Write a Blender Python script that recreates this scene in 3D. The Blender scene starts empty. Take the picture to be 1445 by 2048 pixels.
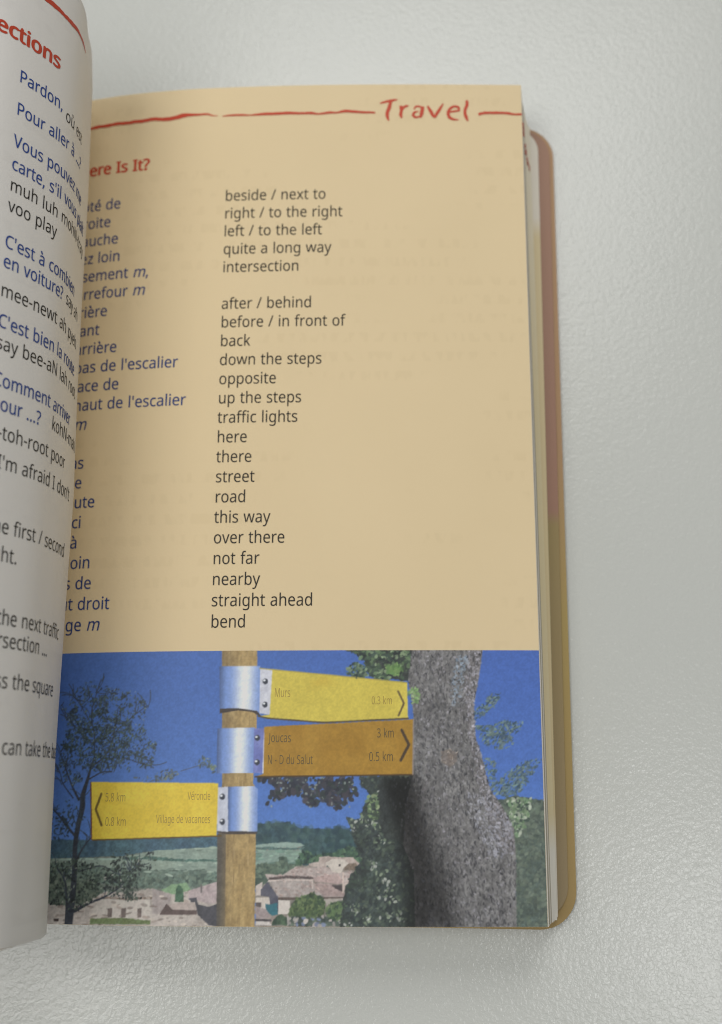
import bpy, math, random
import numpy as np

# ------------------------------------------------------------------ camera
scene = bpy.context.scene
COL = scene.collection
MM = 0.001
TILT = math.atan(566 / 2210.0)
cam = bpy.data.cameras.new('camera')
cam.sensor_fit = 'VERTICAL'
cam.sensor_height = 36.0
cam.lens = 2210 / 2048 * 36.0
cam.clip_start = 0.005
cam.clip_end = 50
cam.dof.use_dof = True
cam.dof.focus_distance = 0.173
cam.dof.aperture_fstop = 14.0
cam_ob = bpy.data.objects.new('camera', cam)
cam_ob.location = (0, 0, 0.19)
cam_ob.rotation_euler = (TILT, 0, 0)
COL.objects.link(cam_ob)
scene.camera = cam_ob
scene.cycles.pixel_filter_type = 'BLACKMAN_HARRIS'
scene.cycles.filter_width = 1.05

# ------------------------------------------------------------------ light
world = bpy.data.worlds.new('World')
scene.world = world
world.use_nodes = True
bg = world.node_tree.nodes['Background']
bg.inputs[0].default_value = (0.97, 1.0, 0.98, 1)
bg.inputs[1].default_value = 0.118


def area(name, loc, target, sx, sy, power, colour):
    d = bpy.data.lights.new(name, 'AREA')
    d.shape = 'RECTANGLE'
    d.size, d.size_y = sx, sy
    d.energy = power
    d.color = colour
    o = bpy.data.objects.new(name, d)
    o.location = loc
    v = [t - l for t, l in zip(target, loc)]
    import mathutils
    o.rotation_euler = mathutils.Vector(v).to_track_quat('-Z', 'Y').to_euler()
    COL.objects.link(o)


area('ceiling_light', (-0.37, -0.01, 0.80), (0, 0.06, 0), 0.4, 0.4, 1.85, (1.0, 0.99, 0.965))
area('ceiling_light_low', (-0.25, 0.10, 0.60), (0, 0.06, 0), 0.3, 0.3, 0.40, (1.0, 0.99, 0.965))
area('left_side_fill', (-0.70, 0.40, 0.60), (0, 0.06, 0), 0.5, 0.5, 0.50, (1.0, 0.99, 0.965))  # added low lamp on the left, power fitted to the overall brightness
area('far_side_fill', (0.05, 0.42, 0.50), (0, 0.08, 0), 0.3, 0.25, 0.85, (1.0, 0.99, 0.97))  # added close lamp past the page head, brightens far table and left page

area('ceiling_light_right', (0.31, -0.14, 0.80), (0.05, 0, 0), 0.14, 0.18, 0.60, (1.0, 1.0, 0.99))

vs = scene.view_settings
vs.view_transform = 'Standard'
vs.look = 'None'
vs.exposure = 0.15
vs.gamma = 1.0
vs.use_curve_mapping = False


# ------------------------------------------------------------------ materials
def lin(c):
    c = np.asarray(c, float) / 255.0
    return np.where(c <= 0.04045, c / 12.92, ((c + 0.055) / 1.055) ** 2.4)


def new_mat(name, rough=0.6, spec=0.3):
    m = bpy.data.materials.new(name)
    m.use_nodes = True
    b = m.node_tree.nodes['Principled BSDF']
    b.inputs['Roughness'].default_value = rough
    b.inputs['Specular IOR Level'].default_value = spec
    return m, m.node_tree, b


def mixed(name, c1, c2, scale, rough, spec=0.3, bump=0.0, bscale=3000, stretch=(1, 1, 1)):
    """two close colours broken up by noise, with a fine bump"""
    m, nt, b = new_mat(name, rough, spec)
    tc = nt.nodes.new('ShaderNodeTexCoord')
    mp = nt.nodes.new('ShaderNodeMapping')
    mp.inputs['Scale'].default_value = stretch
    nt.links.new(tc.outputs['Object'], mp.inputs[0])
    n = nt.nodes.new('ShaderNodeTexNoise')
    n.inputs['Scale'].default_value = scale
    n.inputs['Detail'].default_value = 6
    nt.links.new(mp.outputs[0], n.inputs['Vector'])
    r = nt.nodes.new('ShaderNodeMix')
    r.data_type = 'RGBA'
    r.inputs[6].default_value = (*c1, 1)
    r.inputs[7].default_value = (*c2, 1)
    nt.links.new(n.outputs[0], r.inputs[0])
    nt.links.new(r.outputs[2], b.inputs['Base Color'])
    if bump:
        n2 = nt.nodes.new('ShaderNodeTexNoise')
        n2.inputs['Scale'].default_value = bscale
        n2.inputs['Detail'].default_value = 4
        nt.links.new(tc.outputs['Object'], n2.inputs['Vector'])
        bp = nt.nodes.new('ShaderNodeBump')
        bp.inputs['Strength'].default_value = 1.0
        bp.inputs['Distance'].default_value = bump
        nt.links.new(n2.outputs[0], bp.inputs['Height'])
        nt.links.new(bp.outputs[0], b.inputs['Normal'])
    return m


def table_material():
    m, nt, b = new_mat('textured_white_laminate', 0.19, 0.5)
    tc = nt.nodes.new('ShaderNodeTexCoord')
    v = nt.nodes.new('ShaderNodeTexVoronoi')
    v.feature = 'SMOOTH_F1'
    v.inputs['Scale'].default_value = 1150
    v.inputs['Smoothness'].default_value = 0.6
    n = nt.nodes.new('ShaderNodeTexNoise')
    n.inputs['Scale'].default_value = 2100
    n.inputs['Detail'].default_value = 2.5
    n.inputs['Distortion'].default_value = 0.6
    for q in (v, n):
        nt.links.new(tc.outputs['Object'], q.inputs['Vector'])
    a = nt.nodes.new('ShaderNodeMath')
    a.operation = 'MULTIPLY_ADD'
    a.inputs[1].default_value = -0.6
    nt.links.new(v.outputs['Distance'], a.inputs[0])
    nt.links.new(n.outputs[0], a.inputs[2])
    bp = nt.nodes.new('ShaderNodeBump')
    bp.inputs['Strength'].default_value = 1.0
    bp.inputs['Distance'].default_value = 0.000052
    nt.links.new(a.outputs[0], bp.inputs['Height'])
    nt.links.new(bp.outputs[0], b.inputs['Normal'])
    n3 = nt.nodes.new('ShaderNodeTexNoise')
    n3.inputs['Scale'].default_value = 14
    n3.inputs['Detail'].default_value = 5
    nt.links.new(tc.outputs['Object'], n3.inputs['Vector'])
    r = nt.nodes.new('ShaderNodeMix')
    r.data_type = 'RGBA'
    r.inputs[6].default_value = (0.62, 0.635, 0.60, 1)
    r.inputs[7].default_value = (0.68, 0.69, 0.655, 1)
    nt.links.new(n3.outputs[0], r.inputs[0])
    dv = nt.nodes.new('ShaderNodeTexVoronoi')
    dv.inputs['Scale'].default_value = 32
    nt.links.new(tc.outputs['Object'], dv.inputs['Vector'])
    dr = nt.nodes.new('ShaderNodeMapRange')
    dr.inputs[1].default_value = 0.008
    dr.inputs[2].default_value = 0.014
    dr.inputs[3].default_value = 0.55
    dr.inputs[4].default_value = 0.0
    nt.links.new(dv.outputs['Distance'], dr.inputs[0])
    dm = nt.nodes.new('ShaderNodeMix')
    dm.data_type = 'RGBA'
    dm.inputs[7].default_value = (0.16, 0.15, 0.14, 1)
    nt.links.new(dr.outputs[0], dm.inputs[0])
    nt.links.new(r.outputs[2], dm.inputs[6])
    nt.links.new(dm.outputs[2], b.inputs['Base Color'])
    return m


def ghosted_paper(name, c, ghost):
    """paper with the faint print of its other side showing through in broken rows"""
    m, nt, b = new_mat(name, 0.62, 0.25)
    L = nt.links.new
    tc = nt.nodes.new('ShaderNodeTexCoord')

    def noise(scale, detail, sx=1, sy=1):
        mp = nt.nodes.new('ShaderNodeMapping')
        mp.inputs['Scale'].default_value = (sx, sy, 1)
        L(tc.outputs['Object'], mp.inputs[0])
        n = nt.nodes.new('ShaderNodeTexNoise')
        n.inputs['Scale'].default_value = scale
        n.inputs['Detail'].default_value = detail
        L(mp.outputs[0], n.inputs['Vector'])
        return n.outputs[0]

    def step(v, lo, hi):
        r = nt.nodes.new('ShaderNodeMapRange')
        r.interpolation_type = 'SMOOTHSTEP'
        r.inputs[1].default_value = lo
        r.inputs[2].default_value = hi
        L(v, r.inputs[0])
        return r.outputs[0]

    def mul(a, k):
        q = nt.nodes.new('ShaderNodeMath')
        q.operation = 'MULTIPLY'
        L(a, q.inputs[0])
        if isinstance(k, float):
            q.inputs[1].default_value = k
        else:
            L(k, q.inputs[1])
        return q.outputs[0]
    sp = nt.nodes.new('ShaderNodeSeparateXYZ')
    L(tc.outputs['Object'], sp.inputs[0])
    fr = nt.nodes.new('ShaderNodeMath')
    fr.operation = 'PINGPONG'
    fr.inputs[1].default_value = 0.00358 / 2
    L(sp.outputs[1], fr.inputs[0])
    rows = step(fr.outputs[0], 0.0007, 0.0011)
    letters = step(noise(1, 1, 750, 260), 0.45, 0.62)
    patches = step(noise(30, 1, 1, 2.2), 0.5, 0.56)
    print_ = mul(mul(rows, letters), mul(patches, 0.34))
    ad = nt.nodes.new('ShaderNodeMath')
    ad.operation = 'MULTIPLY_ADD'
    ad.inputs[1].default_value = 0.6
    L(noise(55, 6), ad.inputs[0])
    L(print_, ad.inputs[2])
    r = nt.nodes.new('ShaderNodeMix')
    r.data_type = 'RGBA'
    r.inputs[6].default_value = (*c, 1)
    r.inputs[7].default_value = (*ghost, 1)
    L(ad.outputs[0], r.inputs[0])
    L(r.outputs[2], b.inputs['Base Color'])
    b1 = nt.nodes.new('ShaderNodeBump')
    b1.inputs['Distance'].default_value = 0.0008
    L(noise(22, 1, 1.6, .5), b1.inputs['Height'])
    bp = nt.nodes.new('ShaderNodeBump')
    bp.inputs['Distance'].default_value = 0.00002
    L(noise(2600, 4), bp.inputs['Height'])
    L(b1.outputs[0], bp.inputs['Normal'])
    L(bp.outputs[0], b.inputs['Normal'])
    return m


def split_along_y(name, stops, rough=0.5):
    """printed colours that change along the page height (position in metres)"""
    m, nt, b = new_mat(name, rough, 0.3)
    tc = nt.nodes.new('ShaderNodeTexCoord')
    sp = nt.nodes.new('ShaderNodeSeparateXYZ')
    nt.links.new(tc.outputs['Object'], sp.inputs[0])
    mr = nt.nodes.new('ShaderNodeMapRange')
    mr.inputs[1].default_value = -0.03
    mr.inputs[2].default_value = 0.13
    nt.links.new(sp.outputs[1], mr.inputs[0])
    cr = nt.nodes.new('ShaderNodeValToRGB')
    e = cr.color_ramp.elements
    for k, (y, c) in enumerate(stops):
        p = (y + 0.03) / 0.16
        if k < 2:
            e[k].position = p
            el = e[k]
        else:
            el = e.new(p)
        el.color = (*c, 1)
    nt.links.new(mr.outputs[0], cr.inputs[0])
    nt.links.new(cr.outputs[0], b.inputs['Base Color'])
    return m


M_TABLE = table_material()
M_CREAM = ghosted_paper('cream_paper', (0.850, 0.684, 0.428), (0.775, 0.617, 0.374))
M_WHITE = ghosted_paper('white_paper', (0.88, 0.852, 0.815), (0.80, 0.772, 0.735))
M_EDGE_GREY = mixed('leaf_edge_grey', (0.86, 0.83, 0.75), (0.66, 0.63, 0.57), 60, 0.8, 0.1, stretch=(40, 1, 40))
M_EDGE_CREAM = split_along_y('leaf_edge_cream', [(-0.009, (0.86, 0.83, 0.75)), (-0.003, (0.82, 0.72, 0.48)), (0.07, (0.82, 0.72, 0.48)), (0.12, (0.86, 0.80, 0.66))], 0.8)
M_EDGE_DARK = mixed('leaf_edge_dark', (0.52, 0.47, 0.37), (0.42, 0.38, 0.30), 60, 0.8, 0.1, stretch=(40, 1, 40))
CR_ = (0.74, 0.62, 0.38)
WH_ = (0.80, 0.745, 0.645)
M_LASTLEAF = split_along_y('bottom_leaf_print', [(-0.0085, WH_), (-0.0025, CR_), (0.1015, CR_), (0.1055, WH_)])
MAUVE = (0.375, 0.215, 0.155)
OLIVE = (0.345, 0.262, 0.118)
BROWN = (0.355, 0.272, 0.155)
M_INSIDE = split_along_y('inside_cover_print', [(-0.012, BROWN), (0.046, OLIVE), (0.0485, MAUVE), (0.12, (0.40, 0.235, 0.165))])
M_COVER = split_along_y('ochre_cover_card', [(-0.02, (0.42, 0.295, 0.125)), (0.03, (0.43, 0.32, 0.12)), (0.06, (0.44, 0.275, 0.15)), (0.12, (0.48, 0.30, 0.17))], 0.6)
M_RED = mixed('red_ink', (0.64, 0.082, 0.036), (0.54, 0.060, 0.030), 900, 0.5)
M_BLUE = mixed('blue_ink', (0.024, 0.066, 0.29), (0.034, 0.080, 0.32), 900, 0.5)
M_BLUE2 = mixed('dark_blue_ink', (0.024, 0.054, 0.205), (0.034, 0.066, 0.235), 900, 0.5)
M_BLACK = mixed('black_ink', (0.010, 0.008, 0.005), (0.018, 0.015, 0.010), 900, 0.5)
M_SIGNINK = mixed('sign_lettering_ink', (0.40, 0.28, 0.07), (0.47, 0.34, 0.09), 900, 0.5)
M_SIGNDARK = mixed('dark_sign_lettering_ink', (0.13, 0.098, 0.048), (0.18, 0.135, 0.06), 900, 0.5)
M_SPECK = mixed('red_bleed_mark', (0.62, 0.085, 0.04), (0.50, 0.08, 0.045), 900, 0.6)


# ------------------------------------------------------------------ helpers
def link(name, me, mats, parent=None):
    for m in (mats if isinstance(mats, (list, tuple)) else [mats]):
        me.materials.append(m)
    o = bpy.data.objects.new(name, me)
    COL.objects.link(o)
    if parent:
        o.parent = parent
    return o


def mesh(name, v, f, smooth=True):
    me = bpy.data.meshes.new(name)
    me.from_pydata([tuple(p) for p in v], [], f)
    me.update()
    if smooth:
        for p in me.polygons:
            p.use_smooth = True
    return me


def dense(pts, n=12):
    P = np.array(pts, float)
    Q = np.vstack([2 * P[0] - P[1], P, 2 * P[-1] - P[-2]])
    out = []
    for i in range(1, len(Q) - 2):
        p0, p1, p2, p3 = Q[i - 1:i + 3]
        for t in np.arange(n) / n:
            out.append(.5 * (2 * p1 + (p2 - p0) * t + (2 * p0 - 5 * p1 + 4 * p2 - p3) * t * t + (3 * p1 - p0 - 3 * p2 + p3) * t ** 3))
    out.append(P[-1])
    out = np.array(out)
    s = np.r_[0, np.cumsum(np.hypot(*np.diff(out, axis=0).T))]
    return out, s


# cross-sections of the two open pages in millimetres (x, z), gutter first
RIGHT = [(-76, 2.6), (-70, 3.4), (-64, 4.4), (-57, 5.7), (-51, 6.95), (-47.3, 7.85), (-44.35, 8.5), (-39.5, 9.35), (-30, 10.5), (-16, 11.35), (-2, 11.75), (14, 11.8), (30.5, 11.6)]
LEFT = [(-76, 3.2), (-68, 4.6), (-61, 6.6), (-54.5, 9.6), (-49.5, 13.5), (-46.6, 18), (-45.6, 23), (-45.45, 27.5), (-45.7, 31), (-46.5, 35.2), (-48.2, 39), (-50.9, 43.3), (-54, 47), (-58, 50), (-64, 52.6), (-71, 53), (-78, 51), (-84, 47.5), (-89, 43)]
RP, RS = dense(RIGHT)
LP, LS = dense(LEFT)
Y_TOP, Y_BOT = 127.2, -19.45
S_EDGE = float(np.interp(29.03, RP[:, 0], RS))


def right_point(s, y, off=0.0):
    """point on the right page: s millimetres from the gutter, y up the page"""
    s = np.asarray(s, float)
    y = np.asarray(y, float)
    x = np.interp(s, RS, RP[:, 0])
    z = np.interp(s, RS, RP[:, 1])
    dz = np.interp(s + .3, RS, RP[:, 1]) - np.interp(s - .3, RS, RP[:, 1])
    sl = dz / .6
    x = x + 0.0079 * (y - 60) * np.clip((x + 24) / 54, 0, 1)
    return np.stack([x - sl * off, y, z + off], -1) * MM


LN = np.gradient(LP, axis=0)
LN = np.stack([LN[:, 1], -LN[:, 0]], -1)
LN /= np.linalg.norm(LN, axis=1)[:, None]          # faces the reader (right, then up)


def left_point(s, y, off=0.0):
    s = np.asarray(s, float)
    y = np.asarray(y, float)
    x = np.interp(s, LS, LP[:, 0])
    z = np.interp(s, LS, LP[:, 1])
    nx = np.interp(s, LS, LN[:, 0])
    nz = np.interp(s, LS, LN[:, 1])
    # the bulge of the leaf is fuller towards the foot of the page than at its head
    t = np.clip((z - 24) / 11, 0, 1)
    t = 1 - t * t * (3 - 2 * t)
    g = np.clip(s / 25, 0, 1)
    x = x + np.interp(y, [-20, -8, 7, 30, 46, 63, 81, 100, 121, 128], [.5, .3, .05, .1, .2, -.3, -.6, -.75, -1.3, -1.8]) * t * g
    return np.stack([x + nx * off, y + 0 * x, z + nz * off], -1) * MM


def sheet(surface, thick_dir, s_list, y_list, thick):
    """closed thin sheet following a page surface"""
    S, Y = np.meshgrid(s_list, y_list)
    top = surface(S, Y, 0.0).reshape(-1, 3)
    bot = surface(S, Y, thick_dir * thick).reshape(-1, 3)
    n, m = len(s_list), len(y_list)
    N = n * m
    f = []
    for j in range(m - 1):
        for i in range(n - 1):
            a = j * n + i
            f.append((a, a + 1, a + n + 1, a + n))
            f.append((N + a, N + a + n, N + a + n + 1, N + a + 1))
    ring = list(range(n)) + [j * n + n - 1 for j in range(1, m)] + [(m - 1) * n + i for i in range(n - 2, -1, -1)] + [j * n for j in range(m - 2, 0, -1)]
    for a, b in zip(ring, ring[1:] + ring[:1]):
        f.append((a, N + a, N + b, b))
    return np.vstack([top, bot]), f


def fix_normals(me):
    import bmesh
    bm = bmesh.new()
    bm.from_mesh(me)
    bmesh.ops.recalc_face_normals(bm, faces=bm.faces)
    bm.to_mesh(me)
    bm.free()


def sharpen(o, ang=35):
    me = o.data
    fix_normals(me)
    me.set_sharp_from_angle(angle=math.radians(ang))


# ------------------------------------------------------------------ lettering
GLYPHS = {'a':(377,[[[175,-7,144,-7,112,-7],[85,2,63,19,42,36],[31,63,31,100,31,136],[45,164,73,183,101,202],[145,213,203,215,224,216],[244,216,265,217,265,224],[265,231,265,238,265,268],[258,289,245,301,232,313],[214,318,190,318,171,318],[153,316,136,310,119,304],[103,298,89,291,83,306],[77,320,71,335,86,344],[105,351,126,357,148,363],[170,366,193,366,237,366],[270,356,291,337,312,318],[322,287,322,245,322,163],[322,82,322,0,308,0],[294,0,279,0,276,17],[272,34,268,51,267,51],[266,51,265,51,250,31],[233,17,216,7,199,-2]],[[139,41,158,41,188,41],[214,49,234,66,254,83],[264,109,264,144,264,154],[264,165,264,176,246,175],[229,175,211,174,166,172],[135,165,118,152,101,140],[92,122,92,99,92,79],[98,64,110,55,123,46]]]),
'b':(413,[[[272,-7,228,-7,199,-7],[176,-2,158,9,141,19],[126,31,116,46,115,46],[113,46,111,46,107,30],[103,15,99,0,85,0],[71,0,57,0,57,170],[57,340,57,510,77,510],[96,510,116,510,116,469],[116,428,116,386,116,371],[116,357,115,344,115,330],[114,320,113,312,114,312],[115,312,116,312,126,328],[141,340,158,351,176,361],[199,366,228,366,272,366],[308,350,335,319,363,288],[376,242,376,180,376,118],[362,72,335,40,308,9]],[[180,42,219,42,251,42],[275,54,291,78,307,102],[315,136,315,181,315,272],[283,317,218,317,180,317],[153,306,138,284,124,262],[116,228,116,182,116,181],[116,180,116,179,116,135],[123,101,138,78,153,54]]]),
'c':(322,[[[222,-7,201,-7,170,-7],[141,0,117,13,92,26],[72,46,58,73,44,101],[37,135,37,178,37,222],[44,258,59,286,74,314],[94,334,119,347,145,360],[173,367,206,367,224,367],[242,365,259,361,276,357],[289,353,300,347,294,331],[288,315,282,298,271,302],[259,306,244,310,230,313],[217,315,204,315,133,315],[98,270,98,179,98,135],[107,102,124,79,141,56],[167,44,201,44,221,44],[238,46,253,50,268,54],[282,59,294,65,294,48],[294,30,294,13,282,6],[269,2,254,-2,240,-5]]]),
'd':(413,[[[213,-7,185,-7,140,-7],[104,9,77,40,50,71],[37,118,37,179,37,241],[50,288,78,319,105,351],[141,367,185,367,213,367],[236,362,254,351,271,341],[286,328,297,314,298,314],[300,314,301,314,300,319],[300,328,299,339,297,351],[297,360,297,367,297,415],[297,463,297,510,317,510],[336,510,356,510,356,340],[356,170,356,0,340,0],[324,0,308,0,305,16],[302,32,300,48,299,48],[298,48,297,48,286,33],[272,20,254,9,236,-1]],[[162,42,194,42,232,42],[259,53,274,74,290,94],[298,126,298,168,298,171],[298,175,298,179,298,223],[290,258,275,282,261,306],[233,318,193,318,162,318],[138,305,122,280,106,254],[98,221,98,178,98,135],[106,102,122,78,138,54]]]),
'e':(379,[[[235,-7,210,-7,176,-7],[146,0,120,14,94,28],[73,49,59,76,44,104],[37,137,37,177,37,217],[44,251,57,279,70,307],[89,329,112,344,136,359],[164,367,196,367,227,367],[254,360,276,347,298,333],[315,314,327,290,339,265],[345,237,345,204,345,192],[345,180,345,169,262,169],[180,169,98,169,99,128],[109,97,129,76,149,54],[177,44,213,44,236,44],[256,46,274,50,291,54],[310,60,328,69,328,51],[328,34,328,17,310,9],[292,3,274,-1,256,-5]],[[103,248,99,216,161,216],[222,216,283,216,283,246],[276,271,262,290,247,309],[225,318,195,318,167,318],[145,309,129,291,112,273]]]),
'f':(231,[[[93,0,73,0,73,105],[73,210,73,314,52,314],[31,314,10,314,10,323],[10,333,10,342,31,349],[52,355,73,362,73,369],[73,376,73,383,73,429],[84,463,104,483,125,504],[153,514,190,514,204,514],[217,513,229,510,241,508],[251,505,260,502,255,486],[250,471,244,455,237,458],[229,460,220,462,210,464],[201,465,191,465,171,465],[156,459,147,446,137,432],[132,412,132,383,132,376],[132,368,132,360,163,360],[193,360,223,360,223,345],[223,330,223,314,193,314],[163,314,132,314,132,210],[132,105,132,0,113,0]]]),
'g':(413,[[[250,-161,195,-161,142,-161],[99,-154,65,-138,65,-120],[65,-102,65,-84,101,-103],[145,-112,198,-112,229,-112],[253,-103,271,-85,289,-67],[298,-42,298,-11,298,-6],[298,-1,298,3,298,9],[298,16,298,27,299,37],[299,44,300,48,299,48],[298,48,297,48,273,11],[236,-7,185,-7,139,-7],[102,10,76,42,50,75],[37,121,37,179,37,237],[50,282,76,316,102,350],[139,367,185,367,208,367],[230,362,249,353,268,344],[284,331,298,312,299,312],[300,312,301,312,304,328],[306,344,309,360,325,360],[340,360,356,360,356,238],[356,116,356,-6,356,-58],[343,-96,317,-122,290,-148]],[[163,42,194,42,230,42],[257,51,273,71,290,90],[298,122,298,165,298,170],[298,175,298,179,298,229],[290,264,273,285,256,306],[229,317,193,317,163,317],[139,305,123,281,106,257],[98,223,98,179,98,134],[106,100,123,77,139,53]]]),
'h':(415,[[[77,0,57,0,57,170],[57,340,57,510,77,510],[96,510,116,510,116,460],[116,411,116,361,116,343],[115,326,113,310,114,310],[116,310,117,310,128,329],[144,343,164,352,184,361],[206,366,229,366,273,366],[306,356,328,335,350,314],[361,281,361,234,361,156],[361,78,361,0,341,0],[322,0,302,0,302,77],[302,154,302,230,302,288],[275,317,222,317,181,317],[154,306,139,283,124,260],[116,228,116,186,116,124],[116,62,116,0,96,0]]]),
'i':(173,[[[96,420,87,420,77,420],[69,423,62,429,56,435],[52,445,52,457,52,470],[56,480,62,486,69,492],[77,495,87,495,96,495],[104,492,111,486,118,480],[122,470,122,457,122,445],[118,435,111,429,104,423]],[[77,0,57,0,57,120],[57,240,57,360,77,360],[96,360,116,360,116,240],[116,120,116,0,96,0]]]),
'j':(173,[[[96,420,87,420,77,420],[69,423,62,429,56,435],[52,445,52,457,52,470],[56,480,62,486,69,492],[77,495,87,495,96,495],[104,492,111,486,118,480],[122,470,122,457,122,445],[118,435,111,429,104,423]],[[50,-161,15,-161,4,-161],[-6,-160,-15,-159,-23,-157],[-31,-155,-37,-153,-37,-137],[-37,-121,-37,-105,-30,-107],[-23,-109,-16,-110,-9,-111],[-1,-112,7,-112,22,-112],[34,-108,43,-100,52,-93],[57,-78,57,-56,57,83],[57,221,57,360,77,360],[96,360,116,360,116,222],[116,84,116,-54,116,-87],[108,-114,92,-133,76,-152]]]),
'k':(359,[[[77,0,57,0,57,170],[57,340,57,510,77,510],[96,510,116,510,116,422],[116,333,116,244,116,237],[115,227,115,216,114,204],[114,194,113,185,114,185],[115,185,116,185,118,189],[122,194,128,201,133,208],[138,214,144,221,150,228],[154,234,158,238,197,279],[235,319,273,360,296,360],[319,360,343,360,294,309],[245,257,197,206,249,137],[301,69,353,0,329,0],[305,0,281,0,240,56],[198,112,156,168,143,156],[129,144,116,132,116,88],[116,44,116,0,96,0]]]),
'l':(173,[[[77,0,57,0,57,170],[57,340,57,510,77,510],[96,510,116,510,116,340],[116,170,116,0,96,0]]]),
'm':(628,[[[77,0,57,0,57,120],[57,240,57,360,73,360],[89,360,105,360,108,344],[111,327,113,311,115,311],[116,311,117,311,128,330],[143,344,162,353,181,362],[201,367,223,367,279,367],[316,347,333,306,334,306],[335,306,336,306,349,327],[365,342,386,352,407,362],[429,367,452,367,493,367],[523,356,543,335,563,315],[574,281,574,234,574,156],[574,78,574,0,554,0],[535,0,515,0,515,77],[515,154,515,232,515,289],[491,317,442,317,407,317],[382,307,367,287,352,267],[345,237,345,199,345,133],[345,66,345,0,325,0],[306,0,286,0,286,77],[286,154,286,232,286,289],[261,317,212,317,176,317],[151,306,137,283,123,261],[116,229,116,187,116,124],[116,62,116,0,96,0]]]),
'n':(415,[[[77,0,57,0,57,120],[57,240,57,360,73,360],[89,360,105,360,108,344],[111,327,113,311,115,311],[116,311,117,311,128,330],[145,344,165,353,186,362],[208,367,230,367,273,367],[306,356,328,335,350,315],[361,281,361,234,361,156],[361,78,361,0,341,0],[322,0,302,0,302,77],[302,154,302,230,302,288],[275,317,222,317,182,317],[154,306,139,283,124,261],[116,229,116,187,116,124],[116,62,116,0,96,0]]]),
'o':(406,[[[254,-7,202,-7,170,-7],[142,1,117,15,92,30],[73,51,58,79,44,107],[37,141,37,181,37,240],[52,286,82,318,112,351],[153,367,204,367,237,367],[266,359,290,345,315,330],[335,309,349,282,363,254],[370,221,370,181,370,121],[355,75,325,42,294,10]],[[167,42,203,42,240,42],[266,55,283,80,300,104],[309,138,309,181,309,223],[300,257,283,281,266,305],[240,317,203,317,166,317],[139,305,123,281,106,257],[98,223,98,181,98,138],[106,104,123,80,140,55]]]),
'p':(413,[[[77,-161,57,-161,57,13],[57,186,57,360,73,360],[89,360,105,360,108,344],[111,327,113,311,114,311],[115,311,116,311,127,327],[141,340,158,351,176,361],[199,367,228,367,273,367],[308,351,335,320,363,289],[376,243,376,181,376,119],[363,73,335,41,308,9],[272,-7,228,-7,200,-7],[177,-1,159,9,141,20],[126,32,116,46,115,46],[113,46,112,46,113,38],[114,28,115,17,116,5],[116,-5,116,-13,116,-63],[116,-112,116,-161,96,-161]],[[180,42,219,42,241,42],[259,48,273,60,287,73],[298,89,305,110,312,131],[315,154,315,181,315,223],[307,255,291,280,275,305],[251,317,218,317,181,317],[155,307,140,286,125,266],[117,234,116,192,116,188],[116,184,116,181,116,136],[123,102,138,78,153,54]]]),
'q':(413,[[[317,-161,297,-161,297,-110],[297,-59,297,-7,297,1],[297,10,298,21,298,32],[299,41,300,48,299,48],[298,48,296,48,286,33],[272,20,254,9,235,-1],[212,-7,183,-7,140,-7],[105,9,78,40,50,71],[37,118,37,179,37,241],[51,288,78,319,106,351],[141,367,185,367,214,367],[237,361,255,351,272,340],[287,327,298,311,298,311],[299,311,300,311,303,327],[306,344,309,360,325,360],[340,360,356,360,356,186],[356,13,356,-161,336,-161]],[[162,42,195,42,232,42],[258,52,274,73,289,93],[297,124,298,167,298,171],[298,175,298,179,298,224],[290,259,275,282,259,306],[232,318,193,318,161,318],[137,305,122,280,106,254],[98,221,98,178,98,135],[106,102,122,78,138,54]]]),
'r':(277,[[[77,0,57,0,57,120],[57,240,57,360,73,360],[89,360,105,360,108,338],[110,316,112,294,113,294],[114,294,115,294,126,314],[141,331,160,345,178,360],[200,367,225,367,232,367],[239,366,247,366,255,365],[261,364,267,363,265,345],[262,326,260,308,254,310],[248,311,241,312,234,313],[227,313,221,313,203,313],[185,308,169,298,153,288],[140,274,131,256,121,237],[116,216,116,192,116,128],[116,64,116,0,96,0]]]),
's':(322,[[[192,-7,148,-7,123,-7],[101,-5,83,-1,65,3],[49,9,35,16,35,34],[35,52,35,70,49,63],[67,56,87,50,107,44],[128,41,149,41,179,41],[201,46,214,55,228,65],[234,78,234,94,234,103],[232,111,227,118,222,125],[213,133,200,140,188,147],[169,155,146,164,122,173],[103,182,86,191,69,200],[57,210,48,223,39,236],[34,252,34,271,34,302],[47,325,72,342,96,358],[129,367,169,367,191,367],[212,365,231,360,250,356],[268,350,284,343,277,327],[271,311,264,296,249,302],[233,307,216,312,200,316],[183,318,165,318,141,318],[123,314,110,307,97,299],[91,288,91,275,91,265],[94,256,99,249,105,243],[115,236,129,229,142,223],[160,215,183,206,206,198],[226,189,242,180,258,170],[270,160,279,147,287,135],[291,119,291,99,291,64],[278,38,253,20,227,2]]]),
't':(242,[[[178,-7,167,-7,148,-7],[131,-3,115,3,99,10],[86,21,77,37,67,53],[62,76,62,105,62,175],[62,244,62,314,45,314],[28,314,11,314,11,324],[11,333,11,343,28,350],[45,358,62,366,70,392],[78,417,86,443,98,443],[109,443,121,443,121,415],[121,388,121,360,156,360],[190,360,225,360,225,345],[225,330,225,314,190,314],[156,314,121,314,121,245],[121,176,121,106,121,84],[126,68,137,57,147,47],[161,42,177,42,186,42],[195,42,205,44,214,46],[222,47,228,49,228,34],[228,19,228,4,221,1],[212,-2,201,-4,189,-6]]]),
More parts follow.
